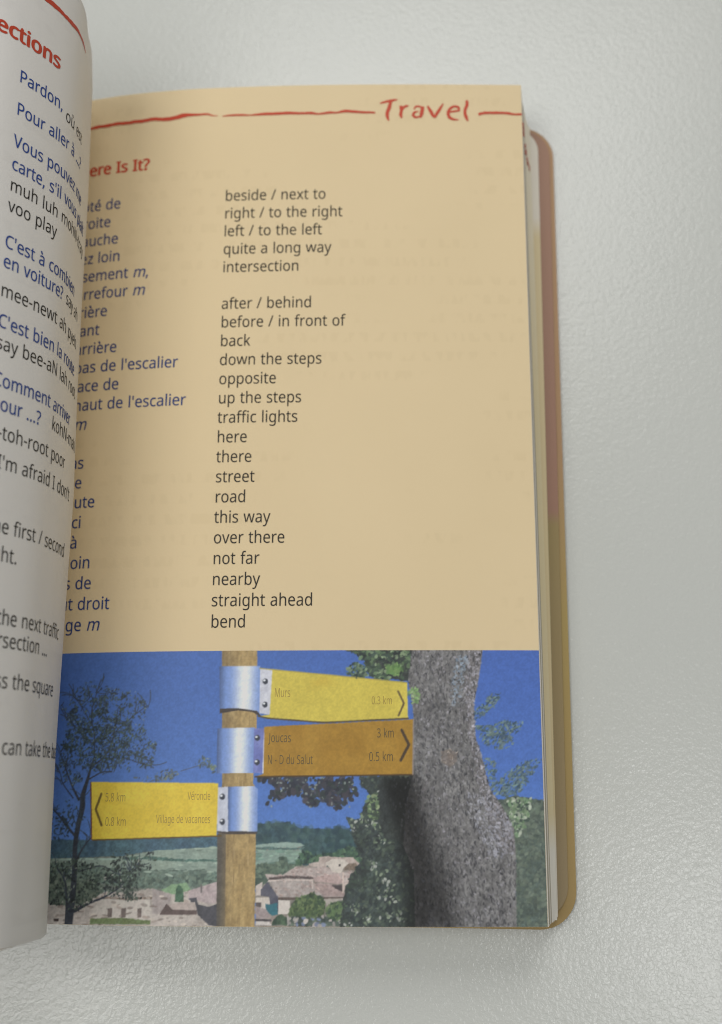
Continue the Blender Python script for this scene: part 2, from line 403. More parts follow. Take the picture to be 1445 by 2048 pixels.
'u':(415,[[[207,-7,184,-7,141,-7],[108,4,86,25,64,45],[53,79,53,124,53,203],[53,281,53,360,73,360],[93,360,113,360,113,283],[113,206,113,128,113,71],[139,42,193,42,233,42],[260,54,276,76,291,98],[299,131,299,173,299,235],[299,298,299,360,319,360],[338,360,358,360,358,240],[358,120,358,0,342,0],[326,0,310,0,307,16],[304,32,301,48,300,48],[299,48,298,48,287,29],[270,15,250,6,229,-2]]]),
'v':(341,[[[159,0,136,0,91,120],[45,240,0,360,21,360],[42,360,63,360,89,289],[114,218,140,148,143,138],[147,127,151,115,155,103],[159,91,162,80,165,69],[167,60,169,52,169,52],[170,52,171,52,173,60],[176,69,179,81,182,92],[186,103,190,116,195,128],[198,138,201,148,227,218],[253,289,278,360,299,360],[320,360,341,360,296,240],[250,120,204,0,182,0]]]),
'w':(528,[[[128,1,106,1,73,121],[40,241,7,361,28,361],[48,361,69,361,85,297],[102,233,118,169,123,149],[128,130,132,110,137,90],[140,74,142,61,143,61],[143,61,144,61,146,69],[148,78,151,89,153,101],[156,112,159,125,162,137],[165,148,169,158,190,225],[211,293,232,361,254,361],[275,361,297,361,317,293],[338,225,359,158,364,143],[368,126,373,108,378,90],[381,75,383,62,384,62],[385,62,385,62,387,73],[390,88,395,108,399,128],[404,148,410,169,426,233],[443,297,460,361,480,361],[500,361,520,361,487,241],[454,121,420,1,397,1],[374,1,351,1,331,68],[310,136,289,203,284,222],[279,240,274,258,270,275],[267,289,265,299,264,299],[263,299,262,299,260,289],[257,275,253,258,249,240],[244,222,238,203,216,135],[195,68,173,1,151,1]]]),
'x':(355,[[[34,0,12,0,56,61],[99,123,142,184,101,243],[60,301,18,360,41,360],[63,360,85,360,116,315],[147,270,178,224,209,270],[239,315,270,360,292,360],[314,360,336,360,295,301],[254,243,212,184,256,123],[300,61,343,0,321,0],[298,0,276,0,243,48],[211,96,178,144,145,96],[112,48,79,0,56,0]]]),
'y':(343,[[[91,-161,56,-161,46,-161],[36,-161,28,-160,20,-158],[13,-157,7,-156,7,-140],[7,-124,7,-109,12,-110],[18,-111,25,-111,32,-112],[39,-113,47,-113,68,-113],[84,-107,97,-95,109,-84],[119,-68,127,-49,133,-33],[139,-17,146,-1,97,119],[49,240,1,360,22,360],[43,360,64,360,90,292],[116,223,142,155,148,137],[154,120,160,104,165,87],[169,72,172,57,173,57],[174,57,175,57,177,68],[181,83,187,101,193,119],[199,137,206,156,230,224],[254,292,279,360,300,360],[321,360,343,360,291,223],[239,87,187,-50,175,-84],[159,-111,139,-131,119,-151]]]),
'z':(316,[[[114,0,26,0,26,13],[26,26,26,39,91,131],[155,223,220,314,159,314],[98,314,38,314,38,330],[38,345,38,360,120,360],[202,360,285,360,285,345],[285,330,285,316,221,226],[158,136,94,46,159,46],[224,46,289,46,289,30],[289,15,289,0,202,0]]]),
'?':(291,[[[110,135,94,135,94,141],[94,147,94,153,94,170],[96,185,99,197,102,209],[108,221,117,232,125,244],[136,255,150,267,168,282],[181,294,191,304,201,314],[208,324,212,333,216,343],[218,354,218,367,218,389],[211,405,197,417,183,429],[163,435,136,435,114,435],[95,432,78,426,61,421],[45,414,29,406,22,422],[15,438,8,453,26,463],[46,471,67,477,89,483],[113,486,140,486,183,486],[216,476,239,455,262,434],[274,405,274,369,274,349],[271,331,264,317,258,303],[249,290,237,278,225,267],[211,254,195,240,180,228],[168,217,161,208,153,198],[148,189,145,180,142,170],[141,159,141,146,141,143],[141,139,141,135,125,135]],[[131,-9,120,-9,108,-9],[98,-6,90,1,82,9],[79,20,79,36,79,53],[82,64,90,71,98,78],[108,81,120,81,131,81],[141,78,149,71,157,64],[161,53,161,36,161,20],[157,9,149,1,141,-6]]]),
'/':(250,[[[26,0,7,0,66,160],[126,320,185,480,205,480],[224,480,243,480,184,320],[124,160,64,0,45,0]]]),
',':(180,[[[42,-87,28,-87,34,-61],[40,-33,47,-3,53,28],[58,55,61,78,82,78],[103,78,124,78,126,75],[127,73,129,71,123,47],[115,21,104,-8,93,-36],[82,-62,71,-87,57,-87]]]),
'.':(180,[[[101,-9,89,-9,78,-9],[69,-6,60,1,52,9],[48,20,48,36,48,53],[52,64,60,71,69,78],[78,81,89,81,101,81],[111,78,119,71,127,64],[132,53,132,36,132,20],[127,9,119,1,111,-6]]]),
'-':(216,[[[81,154,27,154,27,171],[27,189,27,206,81,206],[135,206,189,206,189,189],[189,171,189,154,135,154]]]),
"'":(151,[[[69,306,57,306,53,364],[48,422,44,480,65,480],[86,480,107,480,103,422],[99,364,94,306,82,306]]]),
'|':(291,[[[137,-118,121,-118,121,106],[121,330,121,554,137,554],[154,554,170,554,170,330],[170,106,170,-118,154,-118]]]),
'V':(403,[[[191,0,171,0,114,160],[57,320,0,480,21,480],[42,480,63,480,99,377],[135,274,171,172,178,152],[184,134,189,117,194,99],[198,83,201,67,205,83],[209,99,214,117,218,134],[225,153,232,173,268,275],[303,377,339,480,360,480],[382,480,403,480,346,320],[289,160,232,0,212,0]]]),
'P':(406,[[[85,0,65,0,65,160],[65,320,65,480,107,480],[150,480,192,480,255,480],[300,467,329,443,358,418],[372,383,372,338,372,312],[366,287,354,264,342,241],[322,223,294,208,267,194],[229,187,181,187,162,187],[144,187,126,187,126,124],[126,62,126,0,105,0]],[[126,302,126,238,142,238],[158,238,174,238,220,238],[254,246,276,261,298,275],[310,300,310,336,310,367],[300,390,280,405,260,420],[229,428,187,428,166,428],[146,428,126,428,126,365]]]),
'C':(424,[[[288,-7,261,-7,212,-7],[172,3,139,24,106,44],[82,72,65,109,49,147],[41,190,41,240,41,289],[50,331,67,368,85,405],[111,434,146,455,180,476],[222,486,271,486,322,486],[366,477,404,458,396,441],[388,424,379,407,365,414],[348,420,330,425,312,430],[292,433,271,433,219,433],[179,416,149,381,120,347],[105,300,105,240,105,180],[119,133,146,98,174,64],[215,46,270,46,291,46],[311,48,330,52,349,55],[367,60,385,65,385,48],[385,30,385,13,367,6],[348,1,329,-2,310,-5]]]),
'I':(228,[[[85,0,27,0,27,12],[27,23,27,35,46,39],[64,43,83,48,83,176],[83,303,83,431,64,436],[46,440,27,445,27,456],[27,468,27,480,85,480],[142,480,200,480,200,468],[200,456,200,445,181,440],[163,436,144,431,144,303],[144,176,144,48,163,43],[181,39,200,35,200,23],[200,12,200,0,142,0]]]),
'N':(510,[[[84,0,65,0,65,160],[65,320,65,480,88,480],[112,480,135,480,220,347],[306,215,391,83,392,83],[393,83,394,83,393,90],[393,101,392,115,391,129],[391,145,390,162,389,179],[389,195,389,209,389,299],[389,389,389,480,408,480],[426,480,445,480,445,320],[445,160,445,0,422,0],[398,0,375,0,289,133],[204,266,118,398,117,398],[116,398,116,398,117,383],[118,363,119,340,120,317],[121,293,121,268,121,179],[121,89,121,0,102,0]]]),
'J':(183,[[[35,-128,-3,-128,-13,-128],[-23,-127,-31,-125,-39,-124],[-46,-122,-52,-119,-52,-102],[-52,-85,-52,-68,-45,-70],[-38,-71,-30,-73,-21,-74],[-13,-75,-4,-75,7,-75],[18,-72,28,-68,38,-63],[46,-56,52,-44,59,-33],[62,-17,62,3,62,162],[62,321,62,480,82,480],[102,480,122,480,122,322],[122,165,122,7,122,-39],[111,-73,88,-95,65,-117]]]),
'D':(490,[[[110,0,65,0,65,160],[65,320,65,480,114,480],[164,480,213,480,261,480],[303,471,338,453,374,435],[401,408,420,374,440,339],[449,296,449,244,449,163],[427,102,383,61,339,20],[278,0,199,0,154,0]],[[126,177,126,52,147,52],[169,52,191,52,321,52],[385,115,385,242,385,306],[370,353,338,383,307,413],[262,428,204,428,178,428],[152,428,126,428,126,302]]]),
'M':(609,[[[84,0,65,0,65,160],[65,320,65,480,95,480],[125,480,154,480,204,349],[253,218,302,87,303,87],[304,87,305,87,355,218],[405,349,455,480,485,480],[514,480,544,480,544,320],[544,160,544,0,524,0],[504,0,484,0,484,98],[484,197,484,295,484,318],[485,341,486,364,487,387],[488,405,489,420,488,420],[487,420,486,420,433,280],[380,140,326,0,310,0],[293,0,277,0,224,140],[171,280,119,420,118,420],[117,420,116,420,118,407],[119,388,120,364,120,341],[121,316,121,291,121,194],[121,97,121,0,102,0]]]),
'S':(369,[[[218,-7,166,-7,139,-7],[114,-5,91,-1,69,3],[49,9,34,16,34,35],[34,55,34,74,50,67],[70,60,94,54,118,49],[143,46,169,46,204,46],[231,53,249,66,268,80],[277,99,277,123,277,139],[273,152,267,163,260,173],[248,183,232,192,216,202],[193,211,164,222,123,236],[92,255,72,276,51,298],[40,327,40,364,40,390],[47,411,60,429,73,448],[91,462,114,471,137,481],[163,486,193,486,220,486],[244,484,266,479,288,474],[308,467,326,459,319,442],[313,425,307,408,290,415],[272,421,253,426,233,431],[213,433,192,433,162,433],[139,427,124,414,109,401],[101,384,101,363,101,347],[105,334,111,323,118,312],[129,303,144,294,160,286],[180,276,206,267,234,256],[258,245,278,233,297,222],[312,207,322,191,332,174],[337,153,337,128,337,86],[322,53,291,29,260,5]]]),
'W':(625,[[[155,0,135,0,93,160],[50,320,8,480,29,480],[50,480,71,480,96,382],[121,284,146,187,151,166],[156,146,160,127,163,108],[166,90,169,73,171,90],[174,109,179,130,183,150],[188,170,194,190,222,287],[251,383,279,480,300,480],[320,480,341,480,370,382],[400,285,429,188,435,167],[441,147,445,127,450,106],[453,88,455,73,458,89],[461,107,465,127,469,146],[473,166,479,187,503,285],[528,382,553,480,574,480],[595,480,616,480,573,320],[531,160,488,0,468,0],[448,0,427,0,396,105],[365,210,334,314,330,327],[327,340,323,353,319,366],[317,378,314,388,312,398],[310,405,310,409,309,403],[307,391,303,372,298,353],[293,333,287,312,257,208],[226,104,196,0,176,0]]]),
'0':(384,[[[230,-7,191,-7,137,-7],[97,15,72,59,46,102],[33,163,33,240,33,292],[38,337,49,373,59,410],[76,438,99,458,123,477],[153,487,191,487,245,487],[285,465,312,422,338,379],[351,318,351,240,351,189],[346,145,335,108,324,71],[307,43,284,23,261,3]],[[155,44,191,44,227,44],[253,60,268,92,284,125],[291,174,291,240,291,306],[284,355,268,388,253,420],[227,437,191,437,155,437],[130,420,115,388,100,355],[92,306,92,240,92,175],[100,125,115,93,130,60]]]),
'1':(384,[[[200,0,181,0,181,112],[181,223,181,335,181,354],[181,370,181,381,182,393],[182,405,183,418,176,411],[170,405,164,400,158,395],[151,388,142,381,125,367],[108,353,91,339,80,352],[70,366,60,379,103,412],[146,446,189,480,206,480],[222,480,238,480,238,320],[238,160,238,0,219,0]]]),
'2':(384,[[[138,0,32,0,32,16],[32,33,32,49,74,91],[116,134,158,176,182,200],[202,222,219,240,236,259],[248,278,257,296,265,314],[269,334,269,355,269,382],[261,402,246,415,230,429],[210,436,185,436,161,436],[141,432,123,424,106,416],[88,405,69,390,59,403],[48,417,38,430,56,445],[78,459,102,470,127,481],[154,486,185,486,229,486],[265,475,291,452,317,430],[330,398,330,359,330,334],[325,310,314,288,304,267],[290,245,271,224,253,202],[231,179,207,155,173,122],[140,89,107,56,107,56],[107,55,107,54,188,54],[268,54,349,54,349,36],[349,18,349,0,244,0]]]),
'3':(384,[[[204,-7,162,-7,137,-7],[113,-5,92,-1,71,3],[50,10,30,19,30,38],[30,56,30,75,50,65],[72,57,95,51,119,46],[141,43,163,43,206,43],[237,51,256,68,275,85],[284,108,284,138,284,168],[272,189,249,202,225,216],[192,222,150,222,134,222],[119,222,103,222,103,239],[103,256,103,273,119,273],[135,273,150,273,190,273],[220,281,240,298,260,314],[271,336,271,363,271,387],[263,405,247,417,231,430],[210,437,183,437,157,437],[135,433,117,425,99,418],[80,408,62,396,53,410],[43,423,33,437,50,450],[71,462,96,471,122,481],[150,486,183,486,233,486],[270,475,294,453,319,430],[331,402,331,367,331,335],[322,309,304,290,286,271],[262,259,232,253,232,252],[232,251,232,250,270,245],[299,233,318,214,336,194],[346,168,346,136,346,109],[339,84,326,62,313,40],[293,24,266,11,239,-1]]]),
'4':(384,[[[263,0,244,0,244,36],[244,73,244,109,167,109],[91,109,14,109,14,126],[14,142,14,159,89,267],[165,375,240,482,260,482],[281,482,301,482,301,375],[301,269,301,162,324,162],[347,162,371,162,371,144],[371,126,371,109,347,109],[324,109,301,109,301,73],[301,36,301,0,282,0]],[[120,230,72,162,129,162],[186,162,244,162,244,212],[244,263,244,313,244,336],[244,356,245,372,245,389],[246,404,247,419,246,419],[245,419,244,419,241,411],[236,401,231,392,226,382],[221,373,216,367,168,298]]]),
'5':(384,[[[223,-7,167,-7,142,-7],[119,-4,97,0,75,4],[57,11,42,19,42,38],[42,57,42,75,58,65],[78,58,101,52,124,46],[146,44,167,44,203,44],[231,52,253,69,275,86],[285,112,285,147,285,178],[276,202,257,219,237,236],[207,244,165,244,153,244],[138,243,122,241,106,239],[93,237,83,234,73,241],[64,247,54,253,60,329],[66,404,72,480,152,480],[232,480,312,480,312,462],[312,444,312,426,249,426],[186,426,122,426,118,379],[115,333,111,287,118,288],[129,290,142,291,155,293],[169,294,185,294,234,294],[273,282,302,257,331,233],[346,198,346,153,346,103],[330,64,299,36,267,7]]]),
'6':(384,[[[247,-7,200,-7,170,-7],[142,1,118,16,93,31],[73,55,59,86,44,117],[37,157,37,205,37,239],[40,273,46,307,52,340],[63,370,79,397,95,424],[117,446,146,462,174,478],[211,486,257,486,266,486],[276,486,288,485,299,484],[308,482,316,480,316,463],[316,447,316,430,308,433],[299,435,288,436,278,437],[268,438,258,438,227,438],[201,433,181,422,160,412],[144,398,132,380,120,362],[111,342,106,318,101,295],[97,270,96,244,97,244],[99,244,100,244,110,259],[125,273,143,284,161,295],[185,300,214,300,255,300],[289,288,314,262,340,237],[353,201,353,154,353,104],[339,65,311,36,284,8]],[[177,43,199,43,228,43],[251,52,268,70,285,88],[294,116,294,154,294,185],[286,209,271,227,256,245],[232,254,201,254,180,254],[162,249,146,241,131,232],[119,221,110,208,101,194],[97,180,97,166,97,147],[101,127,108,108,116,89],[127,74,142,61,158,49]]]),
'7':(384,[[[113,0,91,0,157,142],[223,284,288,426,202,426],[116,426,30,426,30,444],[30,462,30,480,137,480],[244,480,351,480,351,464],[351,449,351,434,286,289],[221,145,156,0,135,0]]]),
'8':(384,[[[241,-7,193,-7,142,-7],[102,5,75,27,47,50],[33,81,33,122,33,144],[37,163,47,179,56,195],[68,209,83,221,99,233],[115,242,132,251,109,264],[89,280,73,299,57,318],[48,343,48,372,48,397],[55,417,67,434,80,451],[97,464,118,473,140,482],[164,486,191,486,233,486],[268,476,295,457,322,437],[335,409,335,371,335,352],[331,335,323,321,314,307],[303,294,289,283,276,272],[260,262,244,254,263,244],[281,234,298,222,314,210],[327,196,336,181,346,165],[351,146,351,124,351,84],[336,52,308,29,279,5]],[[178,284,194,277,217,287],[237,298,253,312,269,326],[277,345,277,369,277,392],[269,409,253,421,238,433],[217,439,191,439,166,439],[146,433,130,421,114,409],[106,392,106,369,106,353],[110,339,118,328,126,317],[136,307,150,299,163,291]],[[158,40,192,40,225,40],[250,48,267,63,284,79],[293,99,293,124,293,147],[284,166,265,182,247,197],[223,211,192,222,188,224],[185,225,181,226,152,214],[129,199,114,183,98,167],[91,146,91,122,91,98],[99,79,116,63,132,48]]]),
'9':(384,[[[174,-7,129,-7,120,-7],[110,-6,98,-5,86,-4],[76,-2,69,0,69,17],[69,34,69,50,86,45],[106,42,128,42,159,42],[185,47,205,57,226,67],[242,81,254,99,266,117],[275,137,280,161,285,184],[289,209,289,235,288,235],[287,235,285,235,276,220],[261,207,243,196,224,185],[200,179,171,179,130,179],[97,192,72,217,46,243],[34,278,34,324,34,358],[40,387,53,411,65,435],[83,454,106,467,129,480],[156,486,187,486,217,486],[245,479,269,463,294,448],[313,424,328,393,342,362],[349,323,349,275,349,240],[346,206,340,173,334,140],[323,109,307,82,291,55],[269,34,240,17,211,1]],[[153,226,184,226,206,226],[224,230,240,239,255,247],[268,259,276,272,285,285],[289,299,289,314,289,333],[286,352,278,371,270,390],[259,405,244,418,229,430],[210,437,187,437,159,437],[136,427,119,409,101,391],[92,363,92,325,92,294],[100,270,115,252,130,234]]]),
':':(180,[[[101,278,89,278,78,278],[69,282,60,289,52,296],[48,308,48,324,48,341],[52,353,60,359,69,366],[78,369,89,369,101,369],[111,366,119,359,127,353],[132,341,132,324,132,308],[127,296,119,289,111,282]],[[101,-9,89,-9,78,-9],[69,-6,60,1,52,9],[48,20,48,36,48,53],[52,64,60,71,69,78],[78,81,89,81,101,81],[111,78,119,71,127,64],[132,53,132,36,132,20],[127,9,119,1,111,-6]]])}
ACCENT = {'é': ('e', 1), 'è': ('e', 2), 'ê': ('e', 3), 'à': ('a', 2), 'ù': ('u', 2), 'ô': ('o', 3), 'î': ('i', 3)}
MARK = {1: [(-20, 410), (45, 410), (110, 520), (25, 520)], 2: [(-45, 410), (20, 410), (-25, 520), (-110, 520)],
        3: [(-110, 410), (-55, 410), (0, 465), (55, 410), (110, 410), (32, 520), (-32, 520)]}


def advance(ch):
    if ch == ' ':
        return 210.0
    return GLYPHS[ACCENT.get(ch, (ch,))[0]][0]


def width(text, size, xs):
    return sum(advance(c) for c in text) / 1000 * size * xs


def text_outline(lines):
    """lines: (text, x, y, size, xscale, bold, italic_from) in mm -> flat vertices and faces"""
    V, F = [], []
    groups = {}
    for ln in lines:
        groups.setdefault((ln[5], ln[3]), []).append(ln)
    for (bold, size), lns in groups.items():
        cu = bpy.data.curves.new('outline', 'CURVE')
        cu.dimensions = '2D'
        cu.fill_mode = 'BOTH'
        cu.resolution_u = 3
        cu.offset = bold

        def put(pts, ox, oy, kx, ky, sh):
            sp = cu.splines.new('BEZIER')
            sp.use_cyclic_u = True
            sp.bezier_points.add(len(pts) - 1)
            for bpnt, q in zip(sp.bezier_points, pts):
                bpnt.handle_left_type = bpnt.handle_right_type = 'FREE'
                bpnt.handle_left = (ox + (q[0] + sh * q[1]) * kx, oy + q[1] * ky, 0)
                bpnt.co = (ox + (q[2] + sh * q[3]) * kx, oy + q[3] * ky, 0)
                bpnt.handle_right = (ox + (q[4] + sh * q[5]) * kx, oy + q[5] * ky, 0)

        for (t, x, y, size, xs, bold, ital) in lns:
            k = size / 1000
            for idx, ch in enumerate(t):
                sh = 0.2 if (ital is not None and ital[0] <= idx < ital[1]) else 0.0
                if ch != ' ':
                    base, acc = ACCENT.get(ch, (ch, 0))
                    for pts in GLYPHS[base][1]:
                        put(pts, x, y, k * xs, k, sh)
                    if acc:
                        cx = GLYPHS[base][0] / 2
                        mk = MARK[acc]
                        put([(px + cx, py, px + cx, py, px + cx, py) for px, py in mk], x, y, k * xs, k, sh)
                x += advance(ch) * k * xs
        ob = bpy.data.objects.new('outline', cu)
        COL.objects.link(ob)
        dg = bpy.context.evaluated_depsgraph_get()
        ev = ob.evaluated_get(dg)
        me = ev.to_mesh()
        b0 = len(V)
        V += [tuple(v.co[:2]) for v in me.vertices]
        F += [tuple(b0 + i for i in p.vertices) for p in me.polygons]
        ev.to_mesh_clear()
        bpy.data.objects.remove(ob)
        bpy.data.curves.remove(cu)
    return np.array(V), F


def print_text(name, lines, surface, mat, parent, mirror=False, off=0.045, bold=0.0):
    v, f = text_outline(lines)
    s = -v[:, 0] if mirror else v[:, 0]          # on the left page s runs towards the gutter the other way
    p = surface(s, v[:, 1], off)
    if bold:                                     # heavier strokes: copies a little to each side
        n = len(v)
        q = [p]
        g = list(f)
        k = 0
        for dx, dy in ((-1, 0), (1, 0), (0, .6), (0, -.6)):
            k += 1
            q.append(surface(s + dx * bold, v[:, 1] + dy * bold, off + 0.004 * k))
            g += [tuple(i + n * k for i in t) for t in f]
        p, f = np.vstack(q), g
    return link(name, mesh(name, p, f, False), mat, parent)


def brush(name, strokes, surface, mat, parent, off=0.05, s_max=None):
    """brush strokes: list of ([s, y, s, y ...], [width ...]) in hundredths of a millimetre"""
    V, F = [], []
    rnd = random.Random(5)
    for flat, w in strokes:
        P = np.array(flat, float).reshape(-1, 2) / 100
        w = np.array(w, float) / 100
        D, _ = dense(P, 7)
        wd = np.interp(np.linspace(0, len(w) - 1, len(D)), range(len(w)), w)
        T = np.gradient(D, axis=0)
        T /= np.linalg.norm(T, axis=1)[:, None] + 1e-9
        N = np.stack([-T[:, 1], T[:, 0]], -1)
        b = len(V)
        for i in range(len(D)):
            for sgn in (1, -1):
                q = D[i] + N[i] * sgn * wd[i] / 2 * (1 + rnd.uniform(-.13, .13))
                if s_max:
                    q[0] = min(q[0], s_max)
                V.append(q)
        for i in range(len(D) - 1):
            F.append((b + 2 * i, b + 2 * i + 1, b + 2 * i + 3, b + 2 * i + 2))
    V = np.array(V)
    # strokes that cross lie a hair above one another
    offs = np.full(len(V), off)
    k = 0
    for n, (flat, w) in enumerate(strokes):
        c = 2 * len(dense(np.array(flat, float).reshape(-1, 2), 7)[0])
        offs[k:k + c] += 0.004 * n
        k += c
    p = surface(V[:, 0], V[:, 1], offs)
    return link(name, mesh(name, p, F, False), mat, parent)


# ------------------------------------------------------------------ the table
def build_table():
    v = [(-1.2, -1.0, 0), (1.2, -1.0, 0), (1.2, 1.4, 0), (-1.2, 1.4, 0)]
    o = link('table_top', mesh('table_top', v, [(0, 1, 2, 3)], False), M_TABLE)
    o['kind'] = 'structure'
    return o


build_table()

# ------------------------------------------------------------------ the book
book = bpy.data.objects.new('book', None)
book.empty_display_size = 0.02
COL.objects.link(book)
book['label'] = 'open pocket phrase book with cream right page and curling white left page on white table'
book['category'] = 'book'


def plate(name, mats, x0, xe, y0, y1, z0, z1, rad_top, rad_bot, bevel=0.15, mat_of=None):
    """flat leaf or board whose right side follows xe(y), right corners rounded"""
    pts = [(x0, y0(x0)), ]
    n = 10
    xb, yb = xe(y0(30)), y0(xe(y0(30)))
    for k in range(n + 1):
        a = -math.pi / 2 + k / n * math.pi / 2
        cy = yb + rad_bot
        cx = xe(cy) - rad_bot
        pts.append((cx + rad_bot * math.cos(a), cy + rad_bot * math.sin(a)))
    for q in np.linspace(0.06, 0.94, 14):
        yy = yb + rad_bot + q * (y1(30) - rad_top - yb - rad_bot)
        pts.append((xe(yy), yy))
    yt = y1(xe(y1(30)))
    for k in range(n + 1):
        a = k / n * math.pi / 2
        cy = yt - rad_top
        cx = xe(cy) - rad_top
        pts.append((cx + rad_top * math.cos(a), cy + rad_top * math.sin(a)))
    pts.append((x0, y1(x0)))
    import bmesh
    bm = bmesh.new()
    lo = [bm.verts.new((x * MM, y * MM, z0 * MM)) for x, y in pts]
    hi = [bm.verts.new((x * MM, y * MM, z1 * MM)) for x, y in pts]
    bm.faces.new(hi)
    bm.faces.new(lo[::-1])
    for i in range(len(pts)):
        j = (i + 1) % len(pts)
        bm.faces.new((lo[i], lo[j], hi[j], hi[i]))
    if bevel:
        ed = [e for e in bm.edges if abs(e.verts[0].co.z - e.verts[1].co.z) < 1e-9]
        bmesh.ops.bevel(bm, geom=ed, offset=bevel * MM, segments=2, affect='EDGES')
    me = bpy.data.meshes.new(name)
    bm.to_mesh(me)
    bm.free()
    o = link(name, me, mats, book)
    for p in me.polygons:
        p.use_smooth = True
    me.set_sharp_from_angle(angle=math.radians(40))
    return o


ROT = 0.0153
back = plate('back_cover', M_COVER, -79, lambda y: 34.95 + 0.0150 * (y + 16), lambda x: -20.95 - ROT * (x - 31), lambda x: 125.3 - ROT * (x - 34), 0.05, 0.95, 6.2, 6.0)
back['label'] = 'ochre card back cover with rounded corners'
plate('inside_cover_leaf', M_INSIDE, -77, lambda y: 33.55 + 0.0195 * (y + 15), lambda x: -19.5 - ROT * (x - 31), lambda x: 124.6 - ROT * (x - 34), 1.0, 1.35, 5.6, 5.4, 0.05)
plate('bottom_leaf', M_LASTLEAF, -77, lambda y: 31.75 + 0.0165 * (y + 15), lambda x: -19.3 - ROT * (x - 31), lambda x: 124.7 - ROT * (x - 34), 1.4, 1.75, 5.0, 0.6, 0.05)


def page_block():
    """the leaves under the open right page, each its own slab, fanned towards the reader"""
    rnd = random.Random(3)
    n = 27
    V, F, MI = [], [], []
    xs0 = np.r_[np.linspace(-75, -46, 14), np.linspace(-42, 20, 9)]
    ys = np.linspace(0, 1, 5)
    for k in range(n):
        r0 = (k + 0.02) / n
        r1 = (k + 0.90) / n
        x_bot = 31.6
        top_edge = 28.4
        jx = rnd.uniform(-.13, .13)
        yb = -19.3 + (-0.15) * r0 + rnd.uniform(-.12, .12)
        yt = 124.8 + 2.3 * r0 + rnd.uniform(-.15, .1)
        fan = r0 ** 0.8
        xa = (31.55 + (28.35 - 31.55) * fan) + jx
        xb = (32.6 + (29.45 - 32.6) * r0 ** 0.62) + jx
        fold = rnd.uniform(-.05, .05)
        base = len(V)
        nx = len(xs0) + 1
        for r in (r0, r1):
            for q in ys:
                y = yb + q * (yt - yb)
                xe = xa + (xb - xa) * q + fold * math.sin(q * 9 + k)
                for x in list(xs0) + [xe]:
                    zt = np.interp(x, RP[:, 0], RP[:, 1]) - 0.125
                    V.append((x, y, 1.8 + r * (zt - 1.8)))
        m = len(ys)
        N = nx * m
        for j in range(m - 1):
            for i in range(nx - 1):
                a = base + j * nx + i
                F.append((a, a + nx, a + nx + 1, a + 1))
                F.append((N + a, N + a + 1, N + a + nx + 1, N + a + nx))
        ring = list(range(nx)) + [j * nx + nx - 1 for j in range(1, m)] + [(m - 1) * nx + i for i in range(nx - 2, -1, -1)] + [j * nx for j in range(m - 2, 0, -1)]
        for a, b in zip(ring, ring[1:] + ring[:1]):
            F.append((base + a, base + b, base + N + b, base + N + a))
        rr = k / n
        mi = (1 if rr < .50 else 0)
        if k in (13, 14, 20, 25):
            mi = 2
        MI += [mi] * (2 * (m - 1) * (nx - 1) + len(ring))
    me = mesh('page_block', np.array(V) * MM, F, False)
    o = link('page_block', me, [M_EDGE_GREY, M_EDGE_CREAM, M_EDGE_DARK], book)
    for p, i in zip(me.polygons, MI):
        p.material_index = i
    fix_normals(me)
    return o


page_block()

# red rule bleeding off the edges of the leaves
bv, bf = [], []
rnd = random.Random(11)
for k, (r, y) in enumerate([(0.93, 119.4), (0.84, 118.9), (0.80, 118.4), (0.52, 117.6), (0.42, 116.9), (0.30, 116.2), (0.22, 115.8), (0.12, 115.4)]):
    xb = 32.6 + (29.45 - 32.6) * r ** 0.62
    z = 1.8 + r * (11.45 - 1.8)
    h, w = rnd.uniform(.32, .6), rnd.uniform(.3, .5)
    b = len(bv)
    x = xb + 0.32 - 0.0075 * (124 - y)
    for dy, dz in ((-h, -w), (h, -w), (h, w), (-h, w)):
        for dx in (0.0, -0.6):
            bv.append((x + dx - dz * .3, y + dy, z + dz * .6))
    bf += [(b, b + 2, b + 4, b + 6), (b + 1, b + 7, b + 5, b + 3), (b, b + 1, b + 3, b + 2), (b + 2, b + 3, b + 5, b + 4), (b + 4, b + 5, b + 7, b + 6), (b + 6, b + 7, b + 1, b)]
link('edge_bleed_marks', mesh('edge_bleed_marks', np.array(bv) * MM, bf, False), M_SPECK, book)

# the open right page
sl = np.r_[np.linspace(0, 60, 90), np.linspace(62, S_EDGE, 24)]
v, f = sheet(right_point, -1, sl, np.linspace(Y_BOT, Y_TOP, 8), 0.1)
right_page = link('right_page', mesh('right_page', v, f), M_CREAM, book)
sharpen(right_page)
right_page['label'] = 'cream page with a red brush heading and two columns of words above a picture'

# the curling left page
v, f = sheet(left_point, -1, np.linspace(0, LS[-1], 220), np.linspace(Y_BOT - .05, Y_TOP, 48), 0.1)
left_page = link('left_page', mesh('left_page', v, f), M_WHITE, book)
sharpen(left_page)
left_page['label'] = 'white page standing up and curling over to the left'

# leaves and cover behind the left page


def behind(d0, grow):
    def g(s, y, off=0.0):
        d = d0 * np.clip(np.asarray(s, float) / grow, 0, 1)
        return left_point(s, y, off - d)
    return g


